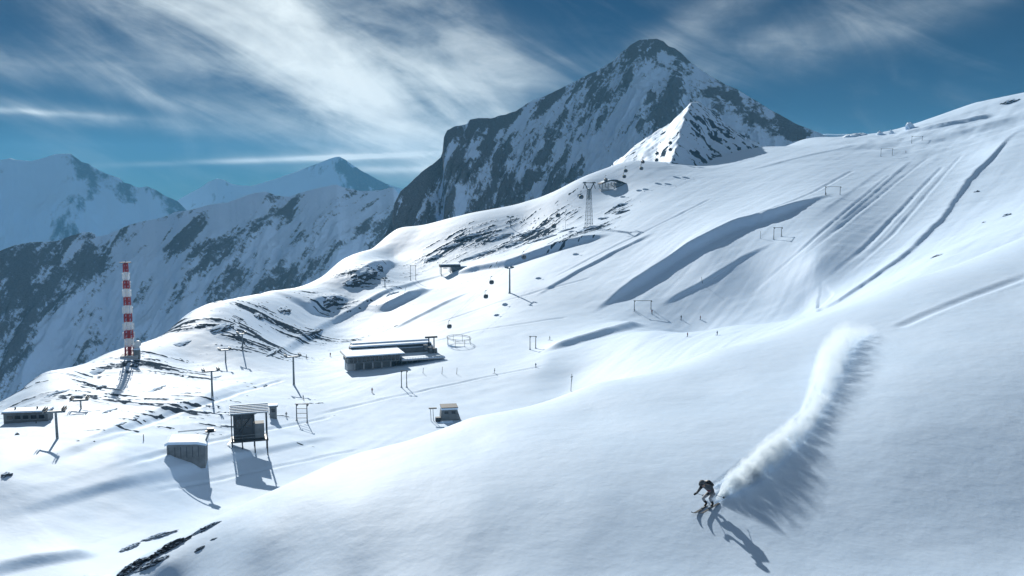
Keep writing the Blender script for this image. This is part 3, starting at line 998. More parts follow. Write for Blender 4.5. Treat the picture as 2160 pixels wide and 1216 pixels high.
# the big lattice cable-car tower
def lattice(t, name, mat, z0, z1, w0, w1, bays, rl, rb, off=(0, 0), solid=0.0):
    m = MB()
    ox, oy = off
    cor = ((-1, -1), (1, -1), (1, 1), (-1, 1))

    def at(c, k):
        f = k / bays
        w = (w0 + (w1 - w0) * f) / 2
        return Vector((ox + c[0] * w, oy + c[1] * w, z0 + (z1 - z0) * f))
    for i, c in enumerate(cor):
        m.tube(at(c, 0), at(c, bays), rl, rl, 6)
        d = cor[(i + 1) % 4]
        for k in range(bays):
            m.tube(at(c, k), at(d, k + 1), rb, rb, 4)
            m.tube(at(d, k), at(c, k + 1), rb, rb, 4)
            m.tube(at(c, k + 1), at(d, k + 1), rb, rb, 4)
    if solid:
        m.tube((ox, oy, z0), (ox, oy, z1), solid, solid, 8)
    return m.build(name, mat, t)


p = hit(1242, 481, 0, 110)
s = mpp(p)
h = (481 - 386) * s
bt = thing('cable_tower', 'tall lattice cable tower with pale legs and dark forked head', 'cable tower', p, .35)
MB().box(-3.2, 3.2, -3.2, 3.2, -4, .5).build('footing', m_pale, bt)
lattice(bt, 'lattice_shaft', m_pale, 0.3, h * .62, 13 * s, 8 * s, 7, .16, .09)
lattice(bt, 'upper_shaft', m_steel, h * .62, h * .86, 8 * s, 6 * s, 3, .20, .12, solid=.35)
for sg in (-1, 1):
    MB().tube((sg * 1.2, 0, h * .84), (sg * 13 * s * .8, 0, h * .98), .5, .4, 8).build('fork_arm', m_dark, bt)
    sb = MB().box(sg * 13 * s * .8 - .5, sg * 13 * s * .8 + .5, -2.8, 2.8, h * .98, h * .98 + .7).build('cable_saddle', m_dark, bt)
    for k in range(5):
        so = link('sheave', SHEAVE, m_dark, sb)
        so.location = (sg * 13 * s * .8, -2.2 + k * 1.1, h * .98 + .85)
    MB().tube((sg * 13 * s * .8, 0, h * .98), (sg * 13 * s * 1.1, 0, h * .86), .25, .25, 6).build('drop_bracket', m_dark, bt)
MB().box(-13 * s * .8, 13 * s * .8, -.5, .5, h * .985, h).build('head_beam', m_dark, bt)

# striped radio mast
p = hit(274, 753, 0, 110)
s = mpp(p)
h = (753 - 556) * s
mt = thing('radio_mast', 'tall red and white striped lattice radio mast on the left rim', 'radio mast', p, .3)
MB().box(-3, 3, -3, 3, -3, .8).build('footing', m_pale, mt)
NS = 11
for k in range(NS):
    f0, f1 = k / NS, (k + 1) / NS
    wd = lambda f: (17 - 9 * f) * s
    sec = lattice(mt, 'mast_section', m_red if k % 2 == 0 else m_white, h * f0 + .8 * (1 - f0) + (0.01 if k else 0), h * f1 + .8 * (1 - f1), wd(f0), wd(f1), 2, .17, .10, solid=wd(f0) * .22)
    if k in (2, 3, 5, 7, 8, 9):
        for sg in (-1, 1):
            MB().box(sg * wd(f0) * .72 - .15, sg * wd(f0) * .72 + .15, -.2, .2, h * (f0 + .015), h * (f1 - .01)).build('antenna_panel', m_white, sec)
MB().box(-11 * s, 11 * s, -.25, .25, h * 1.006, h * 1.006 + .35).build('top_crossbar', m_dark, mt)
MB().tube((0, 0, h), (0, 0, h * 1.035), .12, .06, 6).build('lightning_rod', m_dark, mt)
for dx, zz in ((1, .05), (1.25, .085)):
    MB().wheel((dx * 14 * s, -1.0, h * zz + 2), (.3, 1, .1), 1.2, .5, 16).build('dish_antenna', m_white, mt)
MB().box(9 * s, 20 * s, -2, 2, -1.5, 2.8).build('equipment_cabin', m_wall, mt)
MB().box(8.6 * s, 20.4 * s, -2.3, 2.3, 2.8, 3.3).build('cabin_snow', m_snow, mt)


def pole(px, base, top, label, head=True, name='snow_lance', cat='snow lance', tilt=.06):
    p = hit(px, base, 0, 110)
    h = (base - top) * mpp(p)
    t = thing(name, label, cat, p, 0.4, 'snow lances and poles')
    MB().tube((0, 0, -.6), (tilt * h, 0, h), .12, .09, 7).build('shaft', m_dark, t)
    if head:
        MB().tube((tilt * h - .5, 0, h * .82), (tilt * h + .5, 0, h * .88), .16, .12, 7).build('nozzle', m_dark, t)
        MB().tube((tilt * h * .5, 0, h * .45), (tilt * h + .3, 0, h * .85), .06, .06, 5).build('feed_pipe', m_steel, t)
    return t


pole(1204, 826, 789, 'dark pole with a short crosspiece on the edge of the foreground hump')
pole(1193, 485, 458, 'bare dark pole left of the big lattice tower', False, 'marker_pole', 'pole', 0)
pole(1103, 468, 455, 'tiny pole on the rim right of the small rim tower', False, 'marker_pole', 'pole', 0)
pole(1604, 504, 488, 'short pole on the crest of the smaller shaded bank', False, 'marker_pole', 'pole', 0)
pole(1482, 598, 584, 'leaning stake halfway down the smaller shaded bank', False, 'marker_pole', 'pole', -.25)
pole(852, 622, 604, 'short leaning stake left of the tall narrow portal', False, 'marker_pole', 'pole', .3)
pole(303, 930, 916, 'short dark stake on the groomed snow left of the boom hut', False, 'marker_pole', 'pole', 0)
pole(892, 788, 776, 'thin stake on the snow just right of the tight twin-post portal', False, 'marker_pole', 'pole', .1)
pole(932, 790, 774, 'thin stake at the left of the row below the round turnaround', False, 'marker_pole', 'pole', .1)
pole(963, 790, 776, 'thin stake at the right of the row below the round turnaround', False, 'marker_pole', 'pole', .1)


# ------------------------------------------------------------------ gondolas
def build_gondola(t):
    b = bpy.data.meshes.new('gondola_shell')
    bm = bmesh.new()
    bmesh.ops.create_cube(bm, size=1.0)
    for v in bm.verts:
        v.co.x *= 2.5
        v.co.y *= 2.3
        v.co.z *= 2.3
    bmesh.ops.bevel(bm, geom=bm.edges[:], offset=.45, segments=3, affect='EDGES')
    for f in bm.faces:
        f.smooth = True
    bm.to_mesh(b)
    bm.free()
    o = link('shell', b, m_cabin, t)
    for sg in (-1, 1):
        MB().box(-.75, .75, sg * 1.152, sg * 1.162, -.1, .75).build('window', m_glass, o)
        MB().box(sg * 1.252, sg * 1.262, -.65, .65, -.1, .75).build('window', m_glass, o)
    MB().path([(0, 0, 1.1), (0, .7, 1.7), (0, .7, 3.0), (0, 0, 3.4)], .09, 6).build('hanger', m_dark, t)
    MB().box(-.5, .5, -.18, .18, 3.3, 3.6).build('grip', m_dark, t)
    MB().box(-1.0, 1.0, -.9, .9, 1.14, 1.24).build('roof_plate', m_steel, t)


GOND = [((948, 689), 7, 'gondola leaving the long station, just above the round turnaround'),
        ((1025, 626), 9, 'gondola left of the lone slender tower, lower of the two'),
        ((1037, 596), 11, 'gondola left of the lone slender tower, upper of the two'),
        ((1105, 543), 12, 'gondola over the snow step right of the lone slender tower'),
        ((1168, 478), 12, 'gondola left of the bare pole by the lattice tower'),
        ((1177, 455), 13, 'gondola in the air left of the lattice tower, above the bare pole'),
        ((1226, 416), 15, 'gondola close beside the shaft of the big lattice tower'),
        ((1278, 380), 11, 'gondola above the roof of the upper lift station'),
        ((1317, 373), 10, 'lower gondola of the first pair above the upper station'),
        ((1320, 361), 13, 'upper gondola of the first pair above the upper station'),
        ((1353, 356), 9, 'lower gondola of the second pair up the sunny ridge'),
        ((1356, 342), 13, 'upper gondola of the second pair up the sunny ridge'),
        ((1385, 338), 9, 'lower gondola of the third pair up the sunny ridge'),
        ((1386, 324), 13, 'upper gondola of the third pair up the sunny ridge'),
        ((1414, 316), 9, 'lower gondola of the topmost pair on the sunny ridge'),
        ((1414, 302), 13, 'upper gondola of the topmost pair on the sunny ridge')]
gproto = None
gpos = []
for (px, py), cl, lab in GOND:
    q = hit(px, py, cl, 110)
    gpos.append(q)
    if gproto is None:
        gproto = thing('gondola', lab, 'gondola', q, .9, 'gondolas on the cableway')
        build_gondola(gproto)
        o = gproto
    else:
        o = copy_tree(gproto)
        o.location = q
    o['label'] = lab
    k = max(.8, 9.0 * mpp(q) / 2.5 if py > 400 else 7.0 * mpp(q) / 2.5)
    o.scale = (k, k, k)
for nm, ids, lab in (('haul_rope', [0, 1, 4, 6, 8, 10, 12, 14], 'thin steel rope carrying the lower line of gondolas uphill'),
                     ('haul_rope', [0, 2, 3, 5, 7, 9, 11, 13, 15], 'thin steel rope carrying the upper line of gondolas uphill')):
    m = MB()
    m.path([gpos[i] + Vector((0, 0, 3.5)) for i in ids], .03, 4)
    meta(m.build(nm, m_dark), lab, 'cable', 'ropes of the cableway')


# ------------------------------------------------------------------ buildings
def building(name, label, px, py, rz, cat='building'):
    p = hit(px, py, 0, 110)
    return thing(name, label, cat, p, rz), mpp(p), p


# long mountain station
t, s, p = building('mountain_station', 'long flat-roofed mountain station with dark window band and snowy roofs', 735, 785, R(20))
L = 215 * s
MB().box(.06 * L, .92 * L, 3, .34 * L, -9, 16 * s).build('ground_floor_wall', m_wall, t)
up = MB().box(0, .52 * L, .4, .30 * L, 16 * s, 31 * s).build('upper_floor_wall', m_wall, t)
n = 12
for k in range(n):
    x0 = .01 * L + k * .5 * L / n
    w = MB().box(x0 + .15, x0 + .5 * L / n - .15, .32, .397, 19 * s, 29 * s).build('window', m_glass, up)
    MB().box(x0 - .1, x0 + .1, .22, .396, 18.5 * s, 29.5 * s).build('mullion', m_steel, w)
for k in range(7):
    x0 = .44 * L + k * .055 * L
    MB().box(x0, x0 + .05 * L, 2.92, 2.997, 2 * s, 14 * s).build('window', m_glass, t)
MB().box(-.03 * L, .56 * L, -2.2, .33 * L, 31 * s, 32.5 * s).build('roof_fascia', m_dark, t)
MB().box(-.025 * L, .555 * L, -2.0, .325 * L, 32.5 * s, 35 * s).build('roof_snow', m_snow, t)
MB().box(.53 * L, .98 * L, -1.0, .30 * L, 16 * s, 18.5 * s).build('terrace_deck', m_pale, t)
MB().box(.535 * L, .975 * L, -.9, .295 * L, 18.5 * s, 20.5 * s).build('terrace_snow', m_snow, t)
rl = MB()
for k in range(16):
    rl.tube((.53 * L + k * .028 * L, -.95, 18 * s), (.53 * L + k * .028 * L, -.95, 23 * s), .05, .05, 5)
rl.tube((.53 * L, -.95, 23 * s), (.95 * L, -.95, 23 * s), .06, .06, 5)
rl.build('railing', m_steel, t)
MB().box(.10 * L, .95 * L, .34 * L + .05, .52 * L, -9, 30 * s).build('rear_wing_wall', m_wall, t)
for j, (y0, z0) in enumerate(((.33 * L, 38), (.43 * L, 41))):
    MB().box(.08 * L + j * .03 * L, .93 * L, y0, y0 + .10 * L, z0 * s - 1.2, z0 * s).build('rear_roof_beam', m_dark, t)
    MB().box(.085 * L + j * .03 * L, .925 * L, y0 + .05, y0 + .10 * L - .05, z0 * s, z0 * s + .7).build('rear_roof_snow', m_snow, t)
MB().box(.095 * L, .945 * L, .34 * L, .53 * L, 30 * s, 34 * s).build('rear_roof', m_snow, t)
for k in range(5):
    MB().box(.06 * L + k * .09 * L, .06 * L + k * .09 * L + .5, .5, 1.0, -9, 16 * s).build('column', m_pale, t)
MB().box(-.004 * L, .06 * L, 2.0, 9, -9, 15.9 * s).build('end_block', m_pale, t)
for x in (.90, .955):
    MB().tube((x * L, .30 * L + 1.2, 0), (x * L, .30 * L + 1.2, 50 * s), .35, .3, 8).build('lift_mast', m_dark, t)
MB().box(.86 * L, .99 * L, .30 * L + .7, .30 * L + 1.7, 50 * s, 50 * s + .8).build('lift_crossarm', m_dark, t)
for k, (x, z) in enumerate(((.83, 36), (.88, 30), (.93, 27))):
    MB().tube((x * L, .2 * L, z * s - 1.6), (x * L, .2 * L, z * s + .9), 1.3, 1.1, 10).build('parked_cabin', m_cabin, t)

# round turnaround beside the station
p = hit(968, 728, 0, 110)
s = mpp(p)
t = thing('cabin_turnaround', 'round rail loop on thin posts at the right end of the long station', 'rail loop', p, .4)
rad = 24 * s
ring = MB()
N = 40
for zz, rr_, th_ in ((16 * s, rad, .13), (13.5 * s, rad * .97, .08)):
    pts = [(rr_ * math.cos(2 * math.pi * k / N), 1.5 * rr_ * math.sin(2 * math.pi * k / N), zz) for k in range(N + 1)]
    ring.path(pts, th_, 6)
ring.build('rail', m_steel, t)
for k in range(8):
    a = 2 * math.pi * k / 8
    MB().tube((rad * math.cos(a), 1.5 * rad * math.sin(a), -6), (rad * math.cos(a), 1.5 * rad * math.sin(a), 16 * s), .11, .10, 6).build('post', m_steel, t)
pr = []
for k in range(18):
    a = 2 * math.pi * k / 18
    pr.append((rad * .9 * math.cos(a), 1.35 * rad * math.sin(a)))
dk = MB()
kk = len(dk.v)
dk.v += [(x, y, -5) for x, y in pr] + [(x, y, 2 * s) for x, y in pr]
for i in range(18):
    j = (i + 1) % 18
    dk.f.append((i, j, 18 + j, 18 + i))
dk.f.append(tuple(range(17, -1, -1)))
dk.f.append(tuple(18 + i for i in range(18)))
dk.build('deck', m_snow, t)

# upper lift station with curved roof
t, s, p = building('upper_lift_station', 'upper lift station with dark arched roof on pale columns', 1266, 402, R(10), 'lift station')
L = 55 * s
prof = []
for k in range(13):
    u = k / 12
    prof.append((u * L, 14 * s + 8 * s * math.sin(math.pi * min(1, u * .95 + .03))))
prof2 = [(x, z - 2.6 * s) for x, z in reversed(prof)]
MB().prism(prof + prof2, -4, 9).build('arched_roof', m_dark, t)
MB().prism([(x + .1, z + .5) for x, z in prof[1:9]] + [(x + .1, z + .02) for x, z in reversed(prof[1:9])], -3.5, 8.5).build('roof_snow', m_snow, t)
for k, u in enumerate((.06, .28, .52)):
    for y in (-3, 7):
        MB().tube((u * L, y, -4), (u * L, y, 14 * s + 3 * s * u * 2), .5, .45, 8).build('column', m_pale, t)
MB().box(.60 * L, 1.0 * L, -3.5, 8.5, -5, 15 * s).build('machine_house', m_wall, t)
MB().wheel((.32 * L, 2.5, 12.5 * s), (0, 0, 1), 2.6, .3, 20).build('bullwheel', m_steel, t)
MB().box(-.02 * L, .60 * L, -4.5, 9.5, -6, 1.0).build('platform', m_pale, t)

# middle lift station, low with dark flat roof
t, s, p = building('middle_lift_station', 'small middle lift station with dark canopy and tunnel mouth on the rim', 928, 582, R(12), 'lift station')
L = 60 * s
MB().box(0, .72 * L, -2.5, 6, 18 * s, 23 * s).build('canopy', m_dark, t)
MB().box(.02 * L, .70 * L, -2.3, 5.8, 23 * s, 24.5 * s).build('canopy_snow', m_snow, t)
for u in (.04, .36):
    for y in (-2, 5.4):
        MB().tube((u * L, y, -3), (u * L, y, 18 * s), .22, .22, 8).build('post', m_dark, t)
MB().box(.42 * L, .98 * L, -2.2, 5.9, -4, 17.9 * s).build('engine_house', m_wall, t)
MB().box(.45 * L, .66 * L, -2.28, -2.203, 1.5 * s, 11 * s).build('doorway', m_glass, t)
MB().box(.72 * L + .02, 1.02 * L, -2.6, 6.2, 17.9 * s, 20 * s).build('rear_roof_snow', m_snow, t)
MB().wheel((.2 * L, 1.5, 15.5 * s), (0, 0, 1), 2.0, .3, 18).build('bullwheel', m_steel, t)

# low flat shed far left
t, s, p = building('flat_shed', 'long low flat-roofed grey shed at the left edge', 8, 895, R(8), 'shed')
L = 88 * s
MB().box(0, L, 0, .35 * L, -5, 22 * s).build('wall', m_wall, t)
MB().box(-.02 * L, 1.02 * L, -.6, .36 * L, 22 * s, 24 * s).build('roof_fascia', m_timber, t)
MB().box(-.015 * L, 1.015 * L, -.5, .355 * L, 24 * s, 27.5 * s).build('roof_snow', m_snow, t)
for k in range(5):
    x0 = (.08 + .18 * k) * L
    w = MB().box(x0, x0 + .12 * L, -.09, -.003, 9 * s, 17 * s).build('window', m_glass, t)
    MB().box(x0 - .08, x0 + .12 * L + .08, -.14, -.004, 8 * s, 9 * s - .01).build('sill', m_pale, w)
MB().tube((.80 * L, -2, -1), (.80 * L, -2, 10 * s), .15, .12, 6).build('sign_post', m_dark, t)
for k in range(2):
    MB().tube(((.2 + .5 * k) * L, .2 * L, 27 * s), ((.2 + .5 * k) * L, .2 * L, 32 * s), .2, .2, 6).build('vent_pipe', m_dark, t)

# hut with raised boom
t, s, p = building('boom_hut', 'grey snow-roofed lift hut with a raised white boom above it', 352, 960, R(14), 'hut')
L = 76 * s
prof = [(0, -4), (L, -4), (L * 1.02, 15 * s), (.80 * L, 19 * s), (.06 * L, 22 * s), (0, 19 * s)]
MB().prism(prof, 0, .75 * L).build('wall', m_wall, t)
MB().prism([(-.05 * L, 19 * s), (.06 * L, 22.2 * s), (.80 * L, 19.2 * s), (1.06 * L, 15 * s), (1.06 * L, 19 * s), (.80 * L, 25 * s), (.06 * L, 28 * s), (-.05 * L, 24 * s)], -.4, .77 * L).build('roof_snow', m_snow, t)
for k in range(6):
    MB().box((.05 + .155 * k) * L, (.05 + .155 * k) * L + .12, -.07, -.003, -1, 15 * s).build('cladding_batten', m_dark, t)
MB().tube((.98 * L, .3 * L, 12 * s), (1.14 * L, .3 * L, 44 * s), .28, .22, 8).build('boom_strut', m_steel, t)
bo = MB().tube((1.18 * L, .3 * L, 44 * s), (.28 * L, .3 * L, 42 * s), .22, .18, 8).build('boom', m_white, t)
MB().box(1.06 * L, 1.24 * L, .3 * L - .6, .3 * L + .6, 41 * s, 46 * s).build('boom_head', m_dark, bo)
MB().wheel((1.14 * L, .3 * L, 39.6 * s), (0, 0, 1), 1.3, .2, 16).build('return_wheel', m_dark, bo)

# steel platform station
t, s, p = building('steel_platform', 'open steel lift platform with slatted roof and tall legs', 490, 945, R(18), 'lift platform')
L, Hh, W = 74 * s, 82 * s, 5.5
for x in (0, .28 * L, .62 * L, .97 * L):
    for y in (0, W):
        MB().tube((x, y, -3), (x, y, Hh * .86), .16, .15, 6).build('leg', m_dark, t)
MB().box(-.03 * L, 1.0 * L, -.3, W + .3, Hh * .12, Hh * .16).build('deck', m_dark, t)
MB().box(.05 * L, .60 * L, .6, W - .6, Hh * .161, Hh * .84).build('cabin', m_dark, t)
MB().box(.601 * L, .90 * L, 1.4, W - .8, Hh * .161, Hh * .55).build('machine_box', m_wall, t)
w = MB().box(.12 * L, .56 * L, .5, .597, Hh * .50, Hh * .72).build('window', m_glass, t)
for k in range(6):
    zz = Hh * (.86 + .018 * k)
    MB().box(-.04 * L, 1.04 * L, k * W / 5 - .22, k * W / 5 + .22, zz, zz + .28).build('roof_beam', m_dark if k % 2 else m_steel, t)
    MB().box(-.03 * L, 1.03 * L, k * W / 5 - .18, k * W / 5 + .18, zz + .281, zz + .45).build('beam_snow', m_snow, t)
for x in (0, .97 * L):
    MB().tube((x, 0, Hh * .14), (x, W, Hh * .85), .09, .09, 5).build('brace', m_dark, t)
MB().tube((0, -.02, Hh * .17), (.62 * L, -.02, Hh * .84), .09, .09, 5).build('brace', m_dark, t)
for zz in (.24, .31):
    MB().tube((-.05 * L, -.3, Hh * zz), (1.0 * L, -.3, Hh * zz), .06, .06, 5).build('railing', m_steel, t)
MB().wheel((.5 * L, W / 2, Hh * .81), (0, 0, 1), 2.0, .3, 18).build('bullwheel', m_steel, t)
st = MB()
for k in range(4):
    st.box(-.03 * L - .25 - k * .35, -.03 * L + .1 - k * .35, 1.0, 2.4, Hh * .12 - k * .38, Hh * .12 - k * .38 + .08)
st.build('steps', m_steel, t)

# small cabin on its own
t, s, p = building('ticket_cabin', 'narrow upright cabin with dark eaves right of the steel platform', 569, 882, R(12), 'cabin')
L = 14 * s
MB().box(0, L, 0, L, -2, 23 * s).build('wall', m_wall, t)
MB().box(-.25 * L, 1.2 * L, -.3, L + .3, 23 * s, 25 * s).build('roof', m_dark, t)
MB().box(-.2 * L, 1.15 * L, -.25, L + .25, 25 * s, 27 * s).build('roof_snow', m_snow, t)
MB().box(.25 * L, .8 * L, -.06, -.003, 12 * s, 19 * s).build('window', m_glass, t)

# lift hut on the lower flat
t, s, p = building('lower_lift_hut', 'green-grey lift hut with flat dark roof edge and slim control post', 930, 889, R(10), 'hut')
L = 38 * s
MB().prism([(0, -3), (L, -3), (L * 1.08, 5 * s), (.92 * L, 24 * s), (.05 * L, 24 * s), (0, 8 * s)], 0, 5).build('wall', m_wall, t)
MB().box(.02 * L, .96 * L, -.5, 5.3, 28 * s, 29.5 * s).build('roof_edge', m_dark, t)
MB().box(.03 * L, .95 * L, -.3, 5.2, 24 * s, 27.9 * s).build('roof_snow', m_snow, t)
for k in range(2):
    MB().box((.2 + .4 * k) * L, (.42 + .4 * k) * L, -.07, -.003, 15 * s, 21 * s).build('window', m_glass, t)
for u in (-.52, -.38):
    MB().tube((u * L, .5, -2), (u * L - .3, .5, 27 * s), .13, .12, 6).build('control_post', m_pale, t)
MB().box(-.66 * L, -.22 * L, 0, 1.0, 27 * s, 29 * s).build('post_cap', m_dark, t)
MB().box(-.3 * L, -.02 * L, -.8, .9, -1, 9 * s).build('barrier_box', m_dark, t)
MB().box(-.05 * L, .62 * L, -2.6, -1.2, -1.5, .5).build('snow_ramp', m_snow, t)


# ------------------------------------------------------------------ rocks
def rock(px, py, lx, ly, hz, label, seed, rot=0.3, rmin=28, sub=4, sink=.45, name='rock_outcrop', ends=None):
    """lx, ly, hz in photograph pixels at that distance (ly is depth on the ground)"""
    p = hit(px, py, 0, rmin)
    s = mpp(p)
    if ends:
        A, B = hit(*ends[0], 0, rmin), hit(*ends[1], 0, rmin)
        full = math.hypot(B.x - A.x, B.y - A.y)
        px_len = math.hypot(ends[1][0] - ends[0][0], ends[1][1] - ends[0][1])
        rot = math.atan2(B.y - A.y, B.x - A.x)
        lx = min(full / s, 1.35 * px_len)
    bm = bmesh.new()
    bmesh.ops.create_icosphere(bm, subdivisions=sub, radius=1.0)
    V = np.array([v.co[:] for v in bm.verts])
    k = 1.4
    n = fbm(V[:, 0] * k * 2.6 + seed * 3.1 + V[:, 2], V[:, 1] * k * 1.2 + V[:, 2] * 1.3, 5, .6, seed, True)
    n2 = fbm(V[:, 0] * 4 + V[:, 2] * 3 + seed, V[:, 1] * 4 - V[:, 2] * 2, 4, .6, seed + 9)
    rads = 1 + .75 * n + .55 * n2
    for v, q, rad_ in zip(bm.verts, V, rads):
        x, y, z = q * rad_
        z = math.copysign(abs(z) ** .8, z)
        x = x * lx * s / 2 * (1 - .25 * z)
        v.co = (x, y * ly * s / 2, (z - sink) * hz * s)
    for f in bm.faces:
        f.smooth = False
    me = bpy.data.meshes.new(name)
    bm.to_mesh(me)
    bm.free()
    o = link(name, me, m_rock)
    o.location = p
    # settle on the local slope, long axis along the contour
    x0, y0 = p[0], p[1]
    e = max(1.0, lx * s * .25)
    gx = (ground(x0 + e, y0) - ground(x0 - e, y0)) / (2 * e)
    gy = (ground(x0, y0 + e) - ground(x0, y0 - e)) / (2 * e)
    nrm = Vector((-gx, -gy, 1)).normalized()
    o.rotation_euler = (Vector((0, 0, 1)).rotation_difference(nrm).to_matrix() @ Matrix.Rotation(rot, 3, 'Z')).to_euler()
    return meta(o, label, 'rock', 'rock outcrops')


# foreground ledges on the left shoulder of the hump
for xa, ya, xb, yb, wd_, hz, lab, sd in ((394, 1136, 472, 1098, 18, 9, 'upper pointed rock ledge of the bottom-left foreground ridge', 3),
                                         (312, 1182, 406, 1130, 26, 15, 'long middle rock ledge of the bottom-left foreground ridge', 5),
                                         (228, 1230, 332, 1172, 34, 17, 'lower dark rock ledge running off the bottom edge', 8),
                                         (280, 1210, 362, 1172, 22, 9, 'rounded rock below the middle ledge at bottom left', 12),
                                         (244, 1170, 304, 1142, 14, 7, 'left broken piece of the thin strip above the bottom-left ridge', 14),
                                         (294, 1144, 378, 1118, 14, 7, 'right broken piece of the thin strip above the bottom-left ridge', 17),
                                         (408, 1166, 436, 1151, 10, 6, 'lone small rock on the smooth snow right of the bottom-left ridge', 21),
                                         (440, 1142, 462, 1134, 5, 3, 'tiny sliver of rock right of the bottom-left ridge', 23)):
    rock((xa + xb) / 2, (ya + yb) / 2, 0, wd_, hz, lab, sd, rmin=28, sub=5, ends=((xa, ya), (xb, yb)))
# outcrops across the middle ground
MID = [(770, 578, 70, 40, 13, 'dark outcrop filling the shaded hollow on the rim above the long station'),
       (745, 598, 46, 30, 9, 'lower ledge of the shaded hollow on the rim'),
       (800, 566, 30, 24, 7, 'small upper rock of the shaded hollow on the rim'),
       (1308, 434, 34, 20, 6, 'upper rock patch right of the big lattice tower'),
       (1312, 449, 40, 20, 7, 'lower rock patch right of the big lattice tower'),
       (1275, 462, 22, 14, 4, 'small flat rock just right of the lattice tower foot'),
       (1243, 484, 60, 26, 7, 'dark ledge at the foot of the big lattice tower'),
       (1195, 486, 50, 18, 4, 'ledge between the bare pole and the lattice tower'),
       (1120, 492, 80, 26, 7, 'long ledge in the rock field left of the bare pole'),
       (1060, 500, 70, 26, 7, 'rock band in the middle of the upper rock field'),
       (1085, 517, 50, 30, 7, 'blocky rock low in the upper rock field'),
       (1145, 505, 70, 30, 6, 'ledge low in the rock field above the snow step'),
       (985, 500, 50, 18, 5, 'left rock band of the upper rock field'),
       (1005, 540, 80, 24, 5, 'slanting ledge between middle station and rock field'),
       (950, 520, 50, 24, 5, 'thin ledge on the rim above the middle station'),
       (915, 545, 40, 24, 6, 'shaded rock step just left of the middle station roof'),
       (690, 638, 60, 30, 8, 'right-hand dark hollow rock on the rim left of the station'),
       (600, 655, 60, 30, 6, 'rim ledge above the slim tower'),
       (545, 668, 50, 26, 6, 'left rim ledge above the slim tower'),
       (660, 700, 110, 16, 5, 'long thin rock strip above the tall grey tower'),
       (575, 745, 90, 16, 5, 'slanting rock strip left of the tall grey tower'),
       (470, 690, 70, 26, 6, 'rim rocks left of the slim tower'),
       (385, 725, 60, 20, 4, 'rim rocks right of the striped mast'),
       (205, 785, 60, 24, 5, 'rim rocks left of the striped mast'),
       (120, 830, 50, 16, 4, 'rocks on the rim above the flat shed'),
       (330, 822, 90, 14, 5, 'long rock strip right of the mast shadow'),
       (215, 815, 60, 10, 3, 'thin rock sliver left of the mast shadow'),
       (255, 895, 55, 9, 4, 'dark double rock streak above the boom hut'),
       (285, 885, 30, 8, 3, 'short rock streak above the boom hut'),
       (230, 868, 60, 10, 4, 'ragged rock strip below the tip of the mast shadow'),
       (36, 918, 12, 10, 7, 'small dark boulder below the flat shed'),
       (14, 1003, 26, 18, 9, 'dark snow-crusted boulder at the left edge'),
       (2128, 217, 46, 30, 9, 'dark rock patch at the top right skyline'),
       (1976, 541, 30, 20, 5, 'dark rock on the open slope right of the piste edge bank'),
       (2060, 405, 14, 12, 5, 'small rock high on the slope right of the piste edge bank'),
       (2125, 455, 24, 16, 6, 'rock near the right edge below the skyline'),
       (2075, 470, 10, 8, 3, 'tiny rock left of the one near the right edge'),
       (830, 620, 40, 12, 4, 'thin rock streak on the rim left of the leaning stake'),
       (455, 797, 110, 10, 3, 'rock streak crossing behind the grey tower on its round shadow'),
       (560, 815, 14, 8, 4, 'small dark stone left of the tall grey tower foot'),
       (735, 987, 12, 6, 3, 'small stone on the snow by the lone skier near the hump')]
for i, (px, py, lx, ly, hz, lab) in enumerate(MID):
    rock(px, py, lx, ly * .8, hz, lab, 40 + i * 3, rmin=110, sub=3, ends=((px - lx / 2, py + lx * .16), (px + lx / 2, py - lx * .16)))

for i, (px, py, lx, ly, hz, lab) in enumerate(((1806, 288, 56, 40, 9, 'low bright snow mound on the saddle skyline'), (1856, 284, 14, 14, 8, 'small snow lump on the skyline right of the saddle mound'),
                                               (1880, 282, 10, 12, 9, 'tiny upright snow lump on the skyline'), (1920, 272, 18, 20, 17, 'pointed snow fin on the right skyline'))):
    o = rock(px, py, lx, ly, hz, lab, 300 + i, 0, 300, 3, .3, 'snow_mound')
    o.data.materials.clear()
    o.data.materials.append(m_snow)
    meta(o, lab, 'snow mound', 'snow lumps along the right skyline')

# ------------------------------------------------------------------ people
def skin_mesh(name, joints, edges, radii, root=0, sub=1):
    me = bpy.data.meshes.new(name)
    me.from_pydata(joints, edges, [])
    o = bpy.data.objects.new(name, me)
    COL.objects.link(o)
    sk = o.modifiers.new('skin', 'SKIN')
    sk.use_smooth_shade = True
    for i, d in enumerate(me.skin_vertices[0].data):
        d.radius = (radii[i], radii[i])
        d.use_root = (i == root)
    ss_ = o.modifiers.new('sub', 'SUBSURF')
    ss_.levels = ss_.render_levels = sub
    bpy.context.view_layer.update()
    out = bpy.data.meshes.new_from_object(o.evaluated_get(bpy.context.evaluated_depsgraph_get()))
    bpy.data.objects.remove(o)
    out.name = name
    return out


